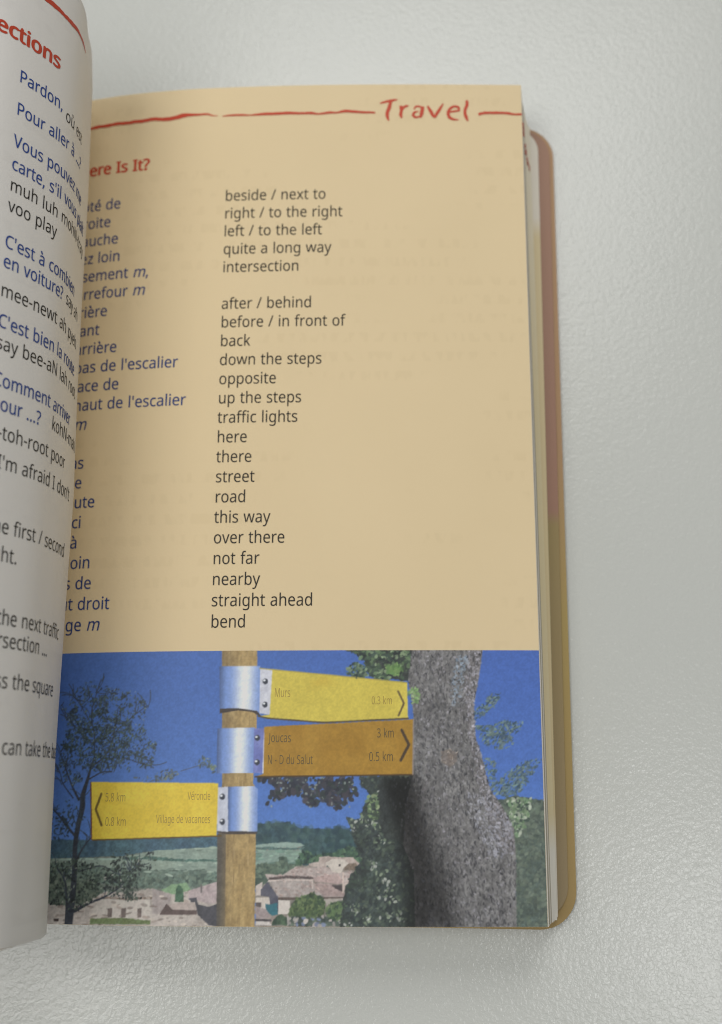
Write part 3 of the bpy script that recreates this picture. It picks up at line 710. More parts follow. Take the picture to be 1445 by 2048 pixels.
for k in range(7):
    v, f = sheet(behind(0.30 + 0.24 * k, 30), -1, np.linspace(0, LS[-1] + 0.0 - 0.25 * k, 120), np.linspace(Y_BOT + .1 + (k % 3) * .12, Y_TOP - .3 + (k % 2) * .15, 48), 0.12)
    o = link('leaf', mesh('leaf', v, f), M_WHITE if k % 3 else M_EDGE_CREAM, book)
    sharpen(o)
v, f = sheet(behind(2.4, 30), -1, np.linspace(0, LS[-1], 120), np.linspace(Y_BOT - 0.7, Y_TOP - 1.5, 48), 0.8)
front = link('front_cover', mesh('front_cover', v, f), M_COVER, book)
sharpen(front)
sv, sf = [], []
ang = np.linspace(math.radians(100), math.radians(262), 12)
for y in (-19.4, 126.0):
    for rr in (3.6, 2.8):
        for a in ang:
            sv.append((-77.2 + rr * math.cos(a), y, 3.75 + rr * math.sin(a)))
n = len(ang)
for i in range(n - 1):
    sf += [(i, i + 1, 2 * n + i + 1, 2 * n + i), (n + i, 3 * n + i, 3 * n + i + 1, n + i + 1), (i, n + i, n + i + 1, i + 1), (2 * n + i, 2 * n + i + 1, 3 * n + i + 1, 3 * n + i)]
sp = link('spine', mesh('spine', np.array(sv) * MM, sf), M_COVER, book)
sharpen(sp)

# ------------------------------------------------------------------ printed words
SZ, XS, XF = 4.3, 0.847, 0.885
ROW0, ROWP = 103.75, 3.516
ENG = ['beside / next to', 'right / to the right', 'left / to the left', 'quite a long way', 'intersection', None, 'after / behind', 'before / in front of', 'back', 'down the steps', 'opposite', 'up the steps', 'traffic lights', 'here', 'there', 'street', 'road', 'this way', 'over there', 'not far', 'nearby', 'straight ahead', 'bend']
lines = [(t, 52.15, ROW0 - ROWP * r, SZ, XS, 0.006, None) for r, t in enumerate(ENG) if t]
print_text('english_words', lines, right_point, M_BLACK, right_page)
FRN = [('à côté de', 0, 32.79), ('à droite', 1, 31.06), ('à gauche', 2, 32.71), ('assez loin', 3, 33.29), ('croisement m,', 4, 38.84), ('carrefour m', 5, 38.26), ('derrière', 6, 31.45), ('devant', 7, 30.14), ('en arrière', 8, 33.65), ("en bas de l'escalier", 9, 44.89), ('en face de', 10, 34.43), ("en haut de l'escalier", 11, 46.58), ('feux m', 12, 28.8), ('là-bas', 14, 28.81), ('rue', 15, 28.67), ('route', 16, 31.31), ('par ici', 17, 29.05), ('par là', 18, 28.55), ('pas loin', 19, 31.17), ('près de', 20, 31.58), ('tout droit', 21, 34.99), ('virage m', 22, 33.46)]
lines = []
for t, r, end in FRN:
    w = width(t, SZ, XF)
    ital = None
    if ' m' in t and t.rstrip(',').endswith(' m'):
        k = t.rindex(' m')
        ital = (k + 1, k + 2)
    lines.append((t, end - w, ROW0 - 0.12 - ROWP * r, SZ, XF, 0.0, ital))
print_text('french_words', lines, right_point, M_BLUE2, right_page, bold=0.022)
w = width('Where Is It?', 4.75, 0.9)
print_text('red_heading', [('Where Is It?', 37.9 - w, 110.95, 4.75, 0.9, 0.0, None)], right_point, M_RED, right_page, bold=0.11)
STROKES = [[[7997,12315,8074,12342,8175,12370,8266,12388,8316,12393],[21,45,53,45,16]],[[8195,12365,8170,12240,8134,12124,8130,12055,8154,11958],[62,66,66,62,29]],[[8380,12268,8386,12170,8375,12078,8395,12009],[62,57,57,29]],[[8388,12147,8426,12228,8477,12258,8521,12268],[33,45,49,16]],[[8755,12235,8699,12254,8648,12245,8617,12194],[37,41,37,21]],[[8698,12147,8627,12129,8601,12066,8647,12027,8717,12041],[21,45,49,45,33]],[[8775,12252,8766,12171,8750,12090,8733,12014],[57,66,70,33]],[[8864,12263,8909,12171,8949,12090,8982,12021],[33,62,62,41]],[[9147,12311,9091,12206,9036,12114,8988,12014],[21,53,57,37]],[[9237,12131,9342,12150,9443,12169],[33,41,37]],[[9435,12160,9424,12231,9354,12254,9273,12207,9237,12114,9264,12022,9340,11984,9424,11975],[37,49,45,53,57,57,45,21]],[[9580,12383,9583,12290,9549,12197,9543,12105,9566,12024,9593,11953],[41,62,53,53,57,25]],[[9789,12089,9886,12120,9987,12125,10189,12127,10330,12117,10431,12099,10582,12101],[53,53,53,49,49,37,41]],[[2143,12091,2326,12096,2550,12099,2712,12117,2918,12114,3119,12126,3339,12114,3457,12125,3613,12121,3825,12143,3961,12124,4153,12121,4285,12144,4398,12171,4531,12173,4682,12168,4832,12172,4927,12138,5030,12125],[48,56,48,63,59,67,63,67,67,71,67,74,85,89,56,41,33,22,11]],[[5120,12113,5273,12125,5504,12123,5630,12114,5881,12131,6069,12130,6320,12137,6570,12127,6757,12127,6882,12106,7069,12132,7215,12130,7360,12161,7506,12150,7692,12130,7796,12129,7910,12121],[13,34,38,21,55,51,55,42,51,30,47,30,59,51,42,38,34]]]
brush('brush_heading', STROKES, right_point, M_RED, right_page, s_max=S_EDGE)

LTXT = [['ections', 66.85, 111.17, 't'], ['Pardon,', 62.35, 104.5, 'b'], ['où est', 52.62, 103.45, 'k'], ['Pour aller à ...?', 62.35, 98.93, 'b'], ['Vous pouvez me', 62.35, 93.48, 'b'], ["carte, s'il vous plaît", 62.35, 89.68, 'b'], ['muh luh mohN-tray', 62.35, 86.19, 'k'], ['voo play', 62.35, 82.83, 'k'], ["C'est à combien", 62.35, 76.99, 'b'], ['en voiture?', 62.35, 73.88, 'b'], ['say ah', 48.19, 74.06, 'k'], ['mee-newt ah pyeh', 62.35, 69.33, 'k'], ["C'est bien la route", 62.35, 64.6, 'b'], ['say bee-aN lah root', 62.35, 61.31, 'k'], ['Comment arriver', 62.35, 55.84, 'b'], ['pour ...?', 62.35, 52.37, 'b'], ['kohN-maN', 50.17, 52.79, 'k'], ['o-toh-root poor', 62.35, 48.26, 'k'], ["I'm afraid I don't", 60.55, 44.02, 'k'], ['the first / second', 61.29, 35.02, 'k'], ['right.', 61.8, 31.12, 'k'], ['the next traffic', 58.49, 22.49, 'k'], ['intersection ...', 62.53, 19.41, 'k'], ['across the square', 62.93, 13.98, 'k'], ['can take the bus', 55.79, 5.24, 'k']]
b_l, k_l, t_l = [], [], []
for t, s, y, c in LTXT:
    if c == 't':
        t_l.append((t, -s, y, 5.4, 1.0, 0.0, None))
    elif c == 'b':
        b_l.append((t, -s, y, SZ, XS, 0.0, None))
    else:
        k_l.append((t, -s, y, SZ, XS, 0.0, None))
print_text('blue_phrases', b_l, left_point, M_BLUE, left_page, True, bold=0.018)
print_text('black_phrases', k_l, left_point, M_BLACK, left_page, True)
print_text('red_heading', t_l, left_point, M_RED, left_page, True, bold=0.14)
rl = [(72, 121.3, .9), (66, 121.55, 1.05), (59.1, 121.5, .95), (56.6, 121.5, 1.1), (54.7, 121.3, .8), (52.9, 121.1, 1.0), (51.1, 121.05, .85), (49.8, 120.9, .6), (48.5, 120.85, .75), (47.1, 120.6, .5), (46.2, 120.4, .35)]
brush('brush_rule', [([q for a in rl for q in (a[0] * 100, a[1] * 100)], [a[2] * 85 for a in rl])], left_point, M_RED, left_page)

# ------------------------------------------------------------------ the printed picture
PIC = {"land_base":[2424,-711,3446,-696,5499,-620,5543,-1967,2529,-2013],
"town_base":[6041,-761,6822,-759,7882,-902,7883,-1957,6071,-1962],
"ivy_base":[8016,299,8532,311,8590,-303,8723,-2003,7355,-2004,7497,-1246,7842,-777,7941,-303],
"hill_left":[2472,-689,2867,-679,3434,-687,4276,-655,5487,-609,5539,-810,4736,-823,4287,-861,3970,-922,3368,-948,2495,-979],
"field_left":[2495,-983,3131,-963,3696,-962,3971,-932,4512,-834,5493,-778,5506,-1165,4753,-1231,4079,-1236,2517,-1256],
"path":[2889,-978,3369,-958,3742,-957,3971,-943,3973,-968,3698,-987,3370,-977,2891,-1000],
"hedge_a":[3971,-943,4335,-919,4965,-969,5477,-961,5478,-999,4922,-1005,4292,-972,3973,-974],
"hedge_b":[2500,-1043,3255,-1034,3797,-1113,4525,-1128,5193,-1125,5494,-1145,5499,-1311,4982,-1396,4449,-1399,3858,-1363,3390,-1285,2520,-1299],
"meadow":[4584,-1419,4758,-1335,4979,-1313,5072,-1437,5009,-1520,4766,-1521],
"town_left":[2544,-1594,2892,-1671,3297,-1663,3702,-1449,4090,-1455,4449,-1399,4764,-1480,4984,-1437,5510,-1311,5531,-1947,2575,-1991],
"wall_a":[3641,-1574,4004,-1539,4412,-1565,4472,-1894,3501,-1907,3489,-1722],
"roof_a":[4449,-1399,4764,-1480,4726,-1625,4688,-1769,4466,-1771],
"roof_b":[4704,-1625,5122,-1591,5159,-1704,4708,-1711],
"shade_b":[4681,-1615,4785,-1707,5159,-1708,5162,-1776,4578,-1780],
"roof_c":[5016,-1427,5461,-1290,5471,-1600,5343,-1621,5143,-1560,5021,-1540],
"dark_c":[5021,-1540,5141,-1523,5178,-1622,5345,-1662,5530,-1589,5542,-1947,5354,-1928,5173,-1776,5159,-1704],
"cypress":[4858,-1334,4927,-1396,4957,-1592,4813,-1593,4817,-1418],
"post_c":[5200,-1333,5227,-1333,5231,-1453,5205,-1453],
"door_0":[3751,-1697,3824,-1688,3827,-1824,3759,-1833],
"door_1":[3967,-1694,4044,-1685,4047,-1821,3975,-1830],
"door_2":[4227,-1691,4294,-1682,4297,-1818,4234,-1827],
"wall_top":[3637,-1512,4096,-1548,4454,-1513,4456,-1548,4097,-1579,3640,-1553],
"grass_a":[3474,-1850,4021,-1834,4437,-1863,4440,-1919,3479,-1932],
"left_dark":[2566,-1255,2955,-1207,3296,-1286,3674,-1365,3639,-1533,3296,-1642,2940,-1670,2596,-1635],
"left_window":[2863,-1863,2954,-1857,2958,-1902,2873,-1904],
"hill":[6044,-461,6120,-434,6294,-413,6469,-422,6577,-405,6666,-471,6775,-502,6905,-502,7035,-502,7188,-512,7339,-481,7448,-502,7556,-553,7773,-553,7774,-1044,6740,-1045,6812,-790,6757,-729,6474,-715,6051,-750],
"field_top":[6051,-750,6301,-719,6561,-708,6757,-722,6822,-759,6671,-790,6259,-791,6052,-781],
"field_dark":[6052,-785,6258,-777,6389,-791,6693,-790,6822,-780,6780,-821,6477,-825,6053,-814],
"field":[6053,-822,6390,-826,6780,-825,6738,-903,6729,-1025,6059,-1047],
"bushes":[6059,-1067,6264,-1036,6415,-1005,6478,-924,6533,-964,6567,-1046,6697,-1066,6677,-1147,6398,-1229,6067,-1392],
"wood":[6738,-903,6823,-821,6976,-902,7299,-861,7557,-759,7774,-902,7775,-1227,7559,-1004,7257,-963,7041,-984,6675,-1056],
"house_top":[7051,-923,7192,-912,7472,-933,7580,-933,7667,-1014,7817,-1085,7774,-1126,7602,-1116,7344,-1045,7042,-1004],
"roof_top":[6880,-1029,7020,-994,7193,-1014,7150,-1086,6913,-1066],
"house_round":[7139,-1014,7257,-953,7429,-963,7505,-1024,7430,-1085,7388,-1166,7258,-1146,7215,-1085],
"window_round":[7354,-1030,7378,-1030,7378,-1065,7355,-1065],
"gable_dark":[7451,-1024,7623,-1014,7656,-1085,7602,-1122,7430,-1116],
"roof_long":[6203,-1179,6484,-1188,6697,-1062,6741,-1086,7172,-1075,7323,-1166,7559,-1126,7571,-1288,7346,-1328,7088,-1288,6958,-1228,6484,-1219,6248,-1260],
"roof_long_shade":[6269,-1229,6527,-1198,6958,-1218,6959,-1264,6786,-1244,6269,-1262],
"red_roof":[6958,-1228,7130,-1197,7345,-1166,7432,-1288,7346,-1332,7088,-1288,6981,-1288],
"wall_r":[7432,-1308,7581,-1186,7785,-1227,7792,-1388,7432,-1409],
"wall_r_shade":[7581,-1166,7775,-1186,7775,-1287,7614,-1318,7582,-1247],
"roof_r":[7421,-1328,7603,-1247,7625,-1288,7792,-1308,7792,-1388,7454,-1399],
"roof_big":[6259,-1270,6528,-1239,6959,-1258,6959,-1309,7346,-1358,7497,-1489,7476,-1519,7091,-1520,6705,-1520,6426,-1521],
"roof_big_edge":[6227,-1310,6269,-1260,6959,-1252,6960,-1389,6935,-1389,6933,-1278,6485,-1273,6270,-1290],
"roof_tail":[7024,-1308,7260,-1328,7443,-1449,7487,-1499,7133,-1499,6982,-1389],
"gap_dark":[7239,-1338,7410,-1338,7422,-1439,7304,-1389],
"chimney":[7409,-1146,7435,-1146,7437,-1449,7411,-1449],
"gable_left":[6143,-1411,6248,-1290,6426,-1521,6430,-1711,6323,-1752,6275,-1512,6145,-1492],
"eave":[6415,-1517,7493,-1509,7476,-1545,6416,-1555],
"wall_front":[6422,-1555,6603,-1567,6602,-1761,6426,-1761],
"wall_front_b":[7112,-1540,7476,-1529,7455,-1629,7177,-1630],
"wall_left":[6066,-1351,6173,-1290,6156,-1492,6070,-1492],
"wall_left_b":[6071,-1522,6339,-1511,6310,-1632,6258,-1732,6074,-1653],
"door_left":[6072,-1593,6158,-1588,6160,-1662,6074,-1653],
"teal":[6223,-1612,6310,-1622,6406,-1591,6420,-1771,6324,-1788,6232,-1692],
"roof_low":[6063,-1643,6236,-1692,6314,-1812,6079,-1836],
"wall_low":[6079,-1862,6283,-1871,6327,-1921,6081,-1922],
"wall_low_b":[6564,-1787,6720,-1786,6721,-1860,6828,-1850,6829,-1919,6566,-1920],
"bush_ball":[6337,-1871,6410,-1781,6495,-1761,6564,-1811,6573,-1920,6327,-1921],
"dark_row":[6068,-1828,6314,-1835,6326,-1871,6069,-1868],
"trees_front":[6611,-1691,6684,-1551,6833,-1490,6983,-1460,7112,-1530,7145,-1630,7115,-1769,6923,-1810,6709,-1780,6602,-1781],
"trees_front_b":[7146,-1709,7241,-1589,7412,-1579,7562,-1509,7563,-1848,7222,-1829],
"under_trees":[6581,-1791,7136,-1789,7563,-1828,7883,-1868,7883,-1931,6584,-1934],
"shade_right":[7454,-1409,7797,-1388,7989,-1307,7989,-1917,7521,-1918,7477,-1629],
"trunk":[8521,2324,8453,1788,8539,1160,8507,299,8391,-183,8363,-777,8522,-1129,8540,-2003,10093,-2005,10112,-895,10086,-494,9967,-255,9725,105,9621,568,9514,912,9499,1410,9583,1789,9672,2325],
"trunk_shade":[8066,299,8507,299,8619,105,8666,-255,8813,-541,8810,-824,8980,-1059,9073,-1477,9212,-2004,8515,-2003,8522,-1129,8413,-777,8240,-422],
"trunk_edge_dark":[8041,299,8520,299,8580,-63,8601,-541,8710,-895,8723,-2003,8357,-2003,8312,-1012,8241,-303],
"lichen":[9256,2196,9462,2171,9380,1915,9268,1360,9140,1335,9120,1763],
"lichen_b":[9397,33,9647,-15,9991,-303,10085,-541,9924,-966,9725,-966,9536,-541,9342,-207],
"trunk_edge":[9439,2325,9672,2325,9583,1789,9504,1410,9519,912,9621,568,9725,105,9967,-255,10086,-494,10112,-895,9829,-778,9596,-63,9505,421,9389,1011,9375,1662],
"knot":[8965,666,9105,703,9231,653,9203,494,9101,421,8976,494],
"knot_in":[9066,629,9167,629,9153,543,9077,543],
"leaves_top":[7343,2326,7809,2325,8506,2324,8502,1763,8015,1788,7810,1839,7758,2094],
"leaves_top_dark":[8041,2325,8532,2324,8502,1763,8118,1814,7886,2043],
"leaves_tuft":[7462,1967,7577,2069,7784,1992,7810,1852,7630,1801,7476,1852],
"leaf_bright":[8080,2004,8273,2043,8362,1941,8272,1852,8118,1890],
"leaf_bright_b":[8450,1586,8553,1687,8642,1561,8602,1397,8475,1435],
"ivy":[7662,275,8518,311,8528,-63,8487,-541,8433,-1245,8477,-1958,7426,-1959,7520,-1385,7767,-1361,7816,-1106,7666,-895,7566,-612,7464,-327,7664,-375,7739,-159,7876,-15,7713,130],
"ivy_dark":[7989,226,8518,275,8526,-303,8411,-730,8063,-636,7939,-303],
"ivy_light":[7788,-39,7964,33,7989,-303,7914,-470,7814,-351],
"oak_leaves":[6007,276,6248,276,7006,300,7561,275,7638,33,7513,-207,7213,-207,7061,-39,6962,-183,6862,-183,6759,-15,6607,33,6456,-15,6334,-184,6220,-160,6229,-15,6404,106,6149,203],
"shrub_right":[9722,-15,9846,-87,10150,-15,10600,-87,10608,-2005,10069,-2005,10109,-1013,10074,-494,9967,-255],
"shrub_light":[9998,-39,10400,-63,10340,-375,10156,-660,10086,-494],
"spray_a":[9523,1335,9652,1411,9783,1549,10016,1612,9883,1436,9752,1310,9518,1111],
"spray_b":[9517,1061,9772,1061,9978,1136,10297,1124,10229,987,10098,863,10146,765,9916,691,9714,740,9614,814],
"spray_c":[9725,105,9905,251,10137,446,10420,593,10597,568,10516,421,10333,227,10252,57,10074,-27,9897,-39],
"spray_d":[9634,568,9785,543,9857,348,9827,154,9727,178],
"post":[5420,2335,6000,2331,6017,1213,6022,1026,5985,179,6064,57,6046,-542,6065,-2009,5485,-2012,5457,-543,5489,179],
"post_dark":[5438,-579,5576,-579,5609,-2011,5473,-2012],
"clamp_a":[5391,2013,6054,2017,6086,1238,6020,1301,5710,1340,5414,1316],
"clamp_a_under":[5413,1341,5710,1345,6020,1301,6073,1238,6074,1208,5943,1284,5711,1310,5416,1261],
"plate_a":[6055,1971,6250,1950,6227,1238,6060,1263],
"clamp_b":[5390,1026,5988,1039,5993,337,5395,330],
"plate_b":[5981,1026,6150,1023,6141,329,5980,337],
"plate_b_edge":[6140,1024,6160,1023,6151,329,6130,329],
"clamp_c":[5580,125,6003,135,6063,94,6071,-554,5601,-555],
"plate_c":[5410,118,5587,125,5608,-555,5437,-543],
"clamp_c_under":[5437,-543,6071,-549,6072,-585,5602,-591,5437,-567],
"sign_a":[6050,1976,8433,1743,8443,1180,7098,1116,6203,1183,6035,1218,6227,1238,6250,1950],
"sign_b":[6142,1051,8529,1165,8513,309,6007,276,6146,324],
"sign_c":[3365,200,5428,182,5430,128,5431,-610,5499,-616,3434,-685],
"sign_c_edge":[3346,200,3375,200,3446,-685,3413,-685],
"bolt_a":[6143,1767,6146,1398],
"bolt_b":[6036,877,6040,500],
"bolt_c":[5501,-27,5513,-405],
"arrow_a":[8286,1606,8380,1415,8290,1220],
"arrow_b":[8340,999,8455,769,8322,526],
"arrow_c":[3544,16,3464,-219,3580,-466],
"limbs":[[[3119,-1977,3159,-1540,3169,-1162,3154,-779,3182,-479,3235,-197,3234,-2,3291,217,3339,415,3390,570],[191,142,120,114,109,120,109,71,54,38]],[[3083,-1978,3067,-1583,3009,-1290,2848,-1081],[71,54,38,22]],[[3166,-67,3056,108,2912,395,2791,663],[60,38,33,16]],[[3144,-629,2973,-458,2786,-264,2627,-155],[54,44,38,22]],[[3193,-992,3266,-842,3397,-670,3622,-498],[44,38,27,16]],[[3314,239,3523,348,3711,370],[33,25,11]],[[3350,437,3556,591,3663,790,3716,1102,3748,1371],[38,33,27,22,11]],[[3390,570,3367,926,3295,1286,3371,1626,3432,1831],[33,27,22,16,11]],[[3655,923,3858,1100,4039,1256,4209,1378],[22,22,16,11]],[[3557,569,3888,567,4125,500,4360,434],[22,16,14,8]],[[3351,792,3091,1018,2878,1202,2737,1386],[22,19,14,8]],[[3306,1106,3088,1426,2953,1565],[19,14,8]],[[3067,-45,2878,174,2815,351],[27,22,14]],[[3622,-498,3855,-519],[14,8]],[[3209,-1747,3459,-1618,3684,-1532,3949,-1363,4163,-1110,4385,-1024],[65,49,38,25,16,8]],[[3240,-1161,3610,-1072,3894,-1196,4074,-1152],[27,22,16,11]]],
"crown":[2766,663,2744,1295,3041,1746,3406,1854,3536,1714,3877,1619,4018,1662,4244,1389,4188,1098,4244,919,4436,785,4360,434,4087,347,3709,414,3361,261,3054,130,2821,263],
"crown_core":[2781,797,2985,1110,3460,1375,3853,1190,4104,920,3979,611,3613,436,3355,349,3023,572],
"crown_low":[2651,-133,3014,-2,3309,-45,3350,-305,3058,-609,2775,-783,2681,-525],
"under_leaves":[2746,-1040,3130,-950,3654,-1030,3960,-731,4152,-899,4558,-855,4478,-1065,4170,-1235,4320,-1525,4145,-1630,3914,-1550,3682,-1490,3280,-1746,2795,-1673],
"twig_tuft":[3950,282,4230,259,4569,389,4820,389,4780,258,4601,198,4048,198],
"twig_tuft_b":[5043,498,5153,585,5290,563,5397,432,5344,323,5249,432,5046,410],
"twig":[4821,367,5045,432,5202,476],
"sky_grad":[2434,2289,10588,2228,2669,-768,9864,-749],
"lettering":[["Murs",6293,1521,6555,1513,147],["0.3 km",7857,1405,8194,1398,129],["Joucas",6219,810,6578,810,147],["3 km",7944,882,8223,882,147],["N - D du Salut",6203,466,6928,475,147],["0.5 km",7817,514,8209,519,147],["5.8 km",3610,-99,3953,-99,136],["0.8 km",3632,-470,3980,-469,136],["Véroncle",4948,-79,5312,-66,125],["Village de vacances",4459,-431,5324,-419,125]]}
E_PRINT = 0.63          # brightness of white paper in the photograph, turns seen colours into ink colours
PPM = 20                # raster cells per millimetre
S0, S1, Y0, Y1 = 17.0, 106.2, -20.6, 22.75
CW, CH = int((S1 - S0) * PPM), int((Y1 - Y0) * PPM)
canvas = np.zeros((CH, CW, 3))
rng = np.random.default_rng(7)
gy, gx = np.mgrid[0:CH, 0:CW]
UU = (gx + .5) / CW
VV = (gy + .5) / CH


def noise(fx, fy, seed):
    """smooth value noise, fx by fy cells over the picture, 0..1"""
    r = np.random.default_rng(seed)
    g = r.random((fy + 3, fx + 3))
    X = UU[0] * fx
    Y = VV[:, 0] * fy
    xi, yi = X.astype(int), Y.astype(int)
    tx, ty = X - xi, Y - yi
    tx = tx * tx * (3 - 2 * tx)
    ty = (ty * ty * (3 - 2 * ty))[:, None]
    a = g[yi][:, xi] * (1 - tx) + g[yi][:, xi + 1] * tx
    b = g[yi + 1][:, xi] * (1 - tx) + g[yi + 1][:, xi + 1] * tx
    return a * (1 - ty) + b * ty


NF = noise(420, 200, 1)
NM = noise(130, 60, 2)
NL = noise(36, 17, 3)
NV = noise(260, 26, 4)         # upright streaks
NB = noise(170, 60, 5)


def pix(flat):
    p = np.array(flat, float).reshape(-1, 2) / 100
    return np.stack([(p[:, 0] - S0) * PPM, (Y1 - p[:, 1]) * PPM], -1)


def mask_of(P):
    x0, y0 = np.floor(P.min(0)).astype(int)
    x1, y1 = np.ceil(P.max(0)).astype(int) + 1
    x0, y0, x1, y1 = max(x0, 0), max(y0, 0), min(x1, CW), min(y1, CH)
    if x1 <= x0 or y1 <= y0:
        return None
    X = np.arange(x0, x1) + .5
    m = np.zeros((y1 - y0, x1 - x0), bool)
    for r, y in enumerate(np.arange(y0, y1) + .5):
        xs = []
        for (ax, ay), (bx, by) in zip(P, np.roll(P, -1, 0)):
            if (ay <= y) != (by <= y):
                xs.append(ax + (y - ay) / (by - ay) * (bx - ax))
        xs.sort()
        for a, b in zip(xs[::2], xs[1::2]):
            m[r] |= (X >= a) & (X < b)
    return m, (slice(y0, y1), slice(x0, x1))


def wobble(P, amp, seed, step=6):
    """ragged outline for foliage and old roofs"""
    r = np.random.default_rng(seed)
    out = []
    for a, b in zip(P, np.roll(P, -1, 0)):
        n = max(1, int(np.hypot(*(b - a)) / step))
        for k in range(n):
            out.append(a + (b - a) * k / n + r.normal(0, amp, 2))
    return np.array(out)


def tone(c, sl, c2=None, how=None, var=0.0):
    base = np.broadcast_to(np.array(c, float), (*UU[sl].shape, 3)).copy()
    if c2 is not None:
        w = how[sl] if isinstance(how, np.ndarray) else how
        base = base + (np.array(c2, float) - base) * w[..., None]
    if var:
        n = (NF[sl] - .5) * .8 + (NM[sl] - .5) * .9
        base *= (1 + var * n)[..., None]
    return base


def fill(name, c, c2=None, how=None, var=0.06, rag=0.0, alpha=1.0):
    P = pix(PIC[name])
    if rag:
        P = wobble(P, rag, len(name))
    q = mask_of(P)
    if q is None:
        return
    m, sl = q
    t = tone(c, sl, c2, how, var)
    canvas[sl][m] = canvas[sl][m] * (1 - alpha) + t[m] * alpha


def blob(cx, cy, a, b, th, c, alpha=1.0):
    R = max(a, b) + 1
    x0, x1 = max(int(cx - R), 0), min(int(cx + R) + 2, CW)
    y0, y1 = max(int(cy - R), 0), min(int(cy + R) + 2, CH)
    if x1 <= x0 or y1 <= y0:
        return
    X = np.arange(x0, x1) + .5 - cx
    Y = (np.arange(y0, y1) + .5 - cy)[:, None]
    ct, st = math.cos(th), math.sin(th)
    d = ((X * ct + Y * st) / a) ** 2 + ((-X * st + Y * ct) / b) ** 2
    w = np.clip((1.25 - d) * 2.5, 0, 1) * alpha
    v = canvas[y0:y1, x0:x1]
    v += (np.array(c, float) - v) * w[..., None]


def scatter(name, n, size, colours, seed, aspect=(.35, .8), ang=None, alpha=(.7, 1.0), clump=0):
    P = pix(PIC[name]) if isinstance(name, str) else name
    q = mask_of(P)
    if q is None:
        return
    m, sl = q
    r = np.random.default_rng(seed)
    ys, xs = np.nonzero(m)
    if len(xs) == 0:
        return
    cen = None
    if clump:
        k = r.integers(0, len(xs), clump)
        cen = np.stack([xs[k], ys[k]], -1)
    for i in range(n):
        if cen is not None:
            c = cen[r.integers(0, clump)] + r.normal(0, size[1] * 1.6 * PPM, 2)
            x, y = int(c[0]), int(c[1])
            if not (0 <= y < m.shape[0] and 0 <= x < m.shape[1]) or not m[y, x]:
                continue
        else:
            k = r.integers(0, len(xs))
            x, y = xs[k], ys[k]
        a = r.uniform(*size) * PPM
        th = r.uniform(0, math.pi) if ang is None else r.normal(*ang)
        c = np.array(colours[r.integers(0, len(colours))], float) * r.uniform(.85, 1.15)
        blob(x + sl[1].start, y + sl[0].start, a, a * r.uniform(*aspect), th, c, r.uniform(*alpha))


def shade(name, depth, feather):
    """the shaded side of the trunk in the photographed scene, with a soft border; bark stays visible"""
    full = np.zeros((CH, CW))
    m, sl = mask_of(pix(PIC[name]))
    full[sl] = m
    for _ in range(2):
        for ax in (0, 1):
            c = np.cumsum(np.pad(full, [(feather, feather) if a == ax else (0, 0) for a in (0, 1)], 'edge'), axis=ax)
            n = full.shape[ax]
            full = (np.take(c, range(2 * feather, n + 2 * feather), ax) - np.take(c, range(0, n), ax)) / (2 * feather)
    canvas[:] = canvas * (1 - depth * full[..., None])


def limb(flat, widths, c, hi=None):
    P = pix(flat)
    D, _ = dense(P, 10)
    w = np.interp(np.linspace(0, len(widths) - 1, len(D)), range(len(widths)), widths) / 100 * PPM / 2
    w = np.maximum(w, 1.2)
    for k in range(len(D) - 1):
        n = max(1, int(np.hypot(*(D[k + 1] - D[k])) / max(w[k] * .5, 1)))
        for j in range(n):
            p = D[k] + (D[k + 1] - D[k]) * j / n
            blob(p[0], p[1], w[k], w[k], 0, np.array(c, float) * (1 + .25 * (rng.random() - .5)))


# sky
right = np.clip((UU - .05) / .9, 0, 1)
down = np.clip(VV / .72, 0, 1)
canvas[:] = np.array((62, 92, 151)) * (1 - right[..., None]) + np.array((62, 91, 160)) * right[..., None]
canvas += (np.array((86, 124, 188)) - canvas) * (0.62 * down ** 1.5)[..., None]
canvas *= (1 + .05 * (NF - .5) + .05 * (NM - .5))[..., None]

# land left of the post
fill('land_base', (88, 104, 98), (110, 112, 104), NL, .25, 1.0)
fill('hill_left', (58, 80, 98), (66, 92, 100), NL, .25, .8)
fill('field_left', (116, 132, 124), (130, 144, 132), NL, .12, .5)
fill('path', (140, 160, 150), var=.1)
fill('hedge_a', (70, 95, 88), var=.3, rag=1.2)
fill('hedge_b', (80, 96, 90), (92, 108, 98), NL, .35, 2.0)
scatter('hedge_b', 260, (.15, .5), [(68, 82, 76), (86, 102, 92), (100, 114, 102)], 3)
scatter('field_left', 90, (.2, .7), [(102, 116, 108), (134, 148, 136)], 4, aspect=(.15, .3), ang=(0, .1))
fill('left_dark', (72, 84, 76), (96, 108, 96), NL, .3, 1.5)
scatter('left_dark', 160, (.15, .6), [(58, 68, 62), (84, 96, 84), (104, 112, 100)], 5)
fill('meadow', (112, 138, 108), var=.15, rag=.8)
fill('town_left', (168, 160, 154), (152, 144, 138), NL, .12, 1.0)
fill('wall_a', (182, 176, 168), (168, 160, 154), NM, .06)
fill('wall_top', (112, 100, 92), var=.3, rag=.6)
fill('roof_a', (154, 146, 144), (142, 132, 130), NB, .12)
scatter('town_left', 170, (.15, .6), [(134, 120, 112), (178, 168, 158), (108, 98, 92)], 6, aspect=(.2, .5), ang=(0, .2), alpha=(.4, .8))
fill('roof_c', (164, 152, 152), (148, 134, 136), NB, .15)
fill('dark_c', (66, 66, 72), var=.2, rag=.5)
fill('roof_b', (164, 153, 147), (150, 138, 133), NB, .1)
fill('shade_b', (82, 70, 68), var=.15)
fill('cypress', (62, 88, 70), var=.3, rag=.8)
fill('post_c', (96, 92, 92))
for k in range(3):
    fill('door_%d' % k, (98, 88, 84), var=.2)
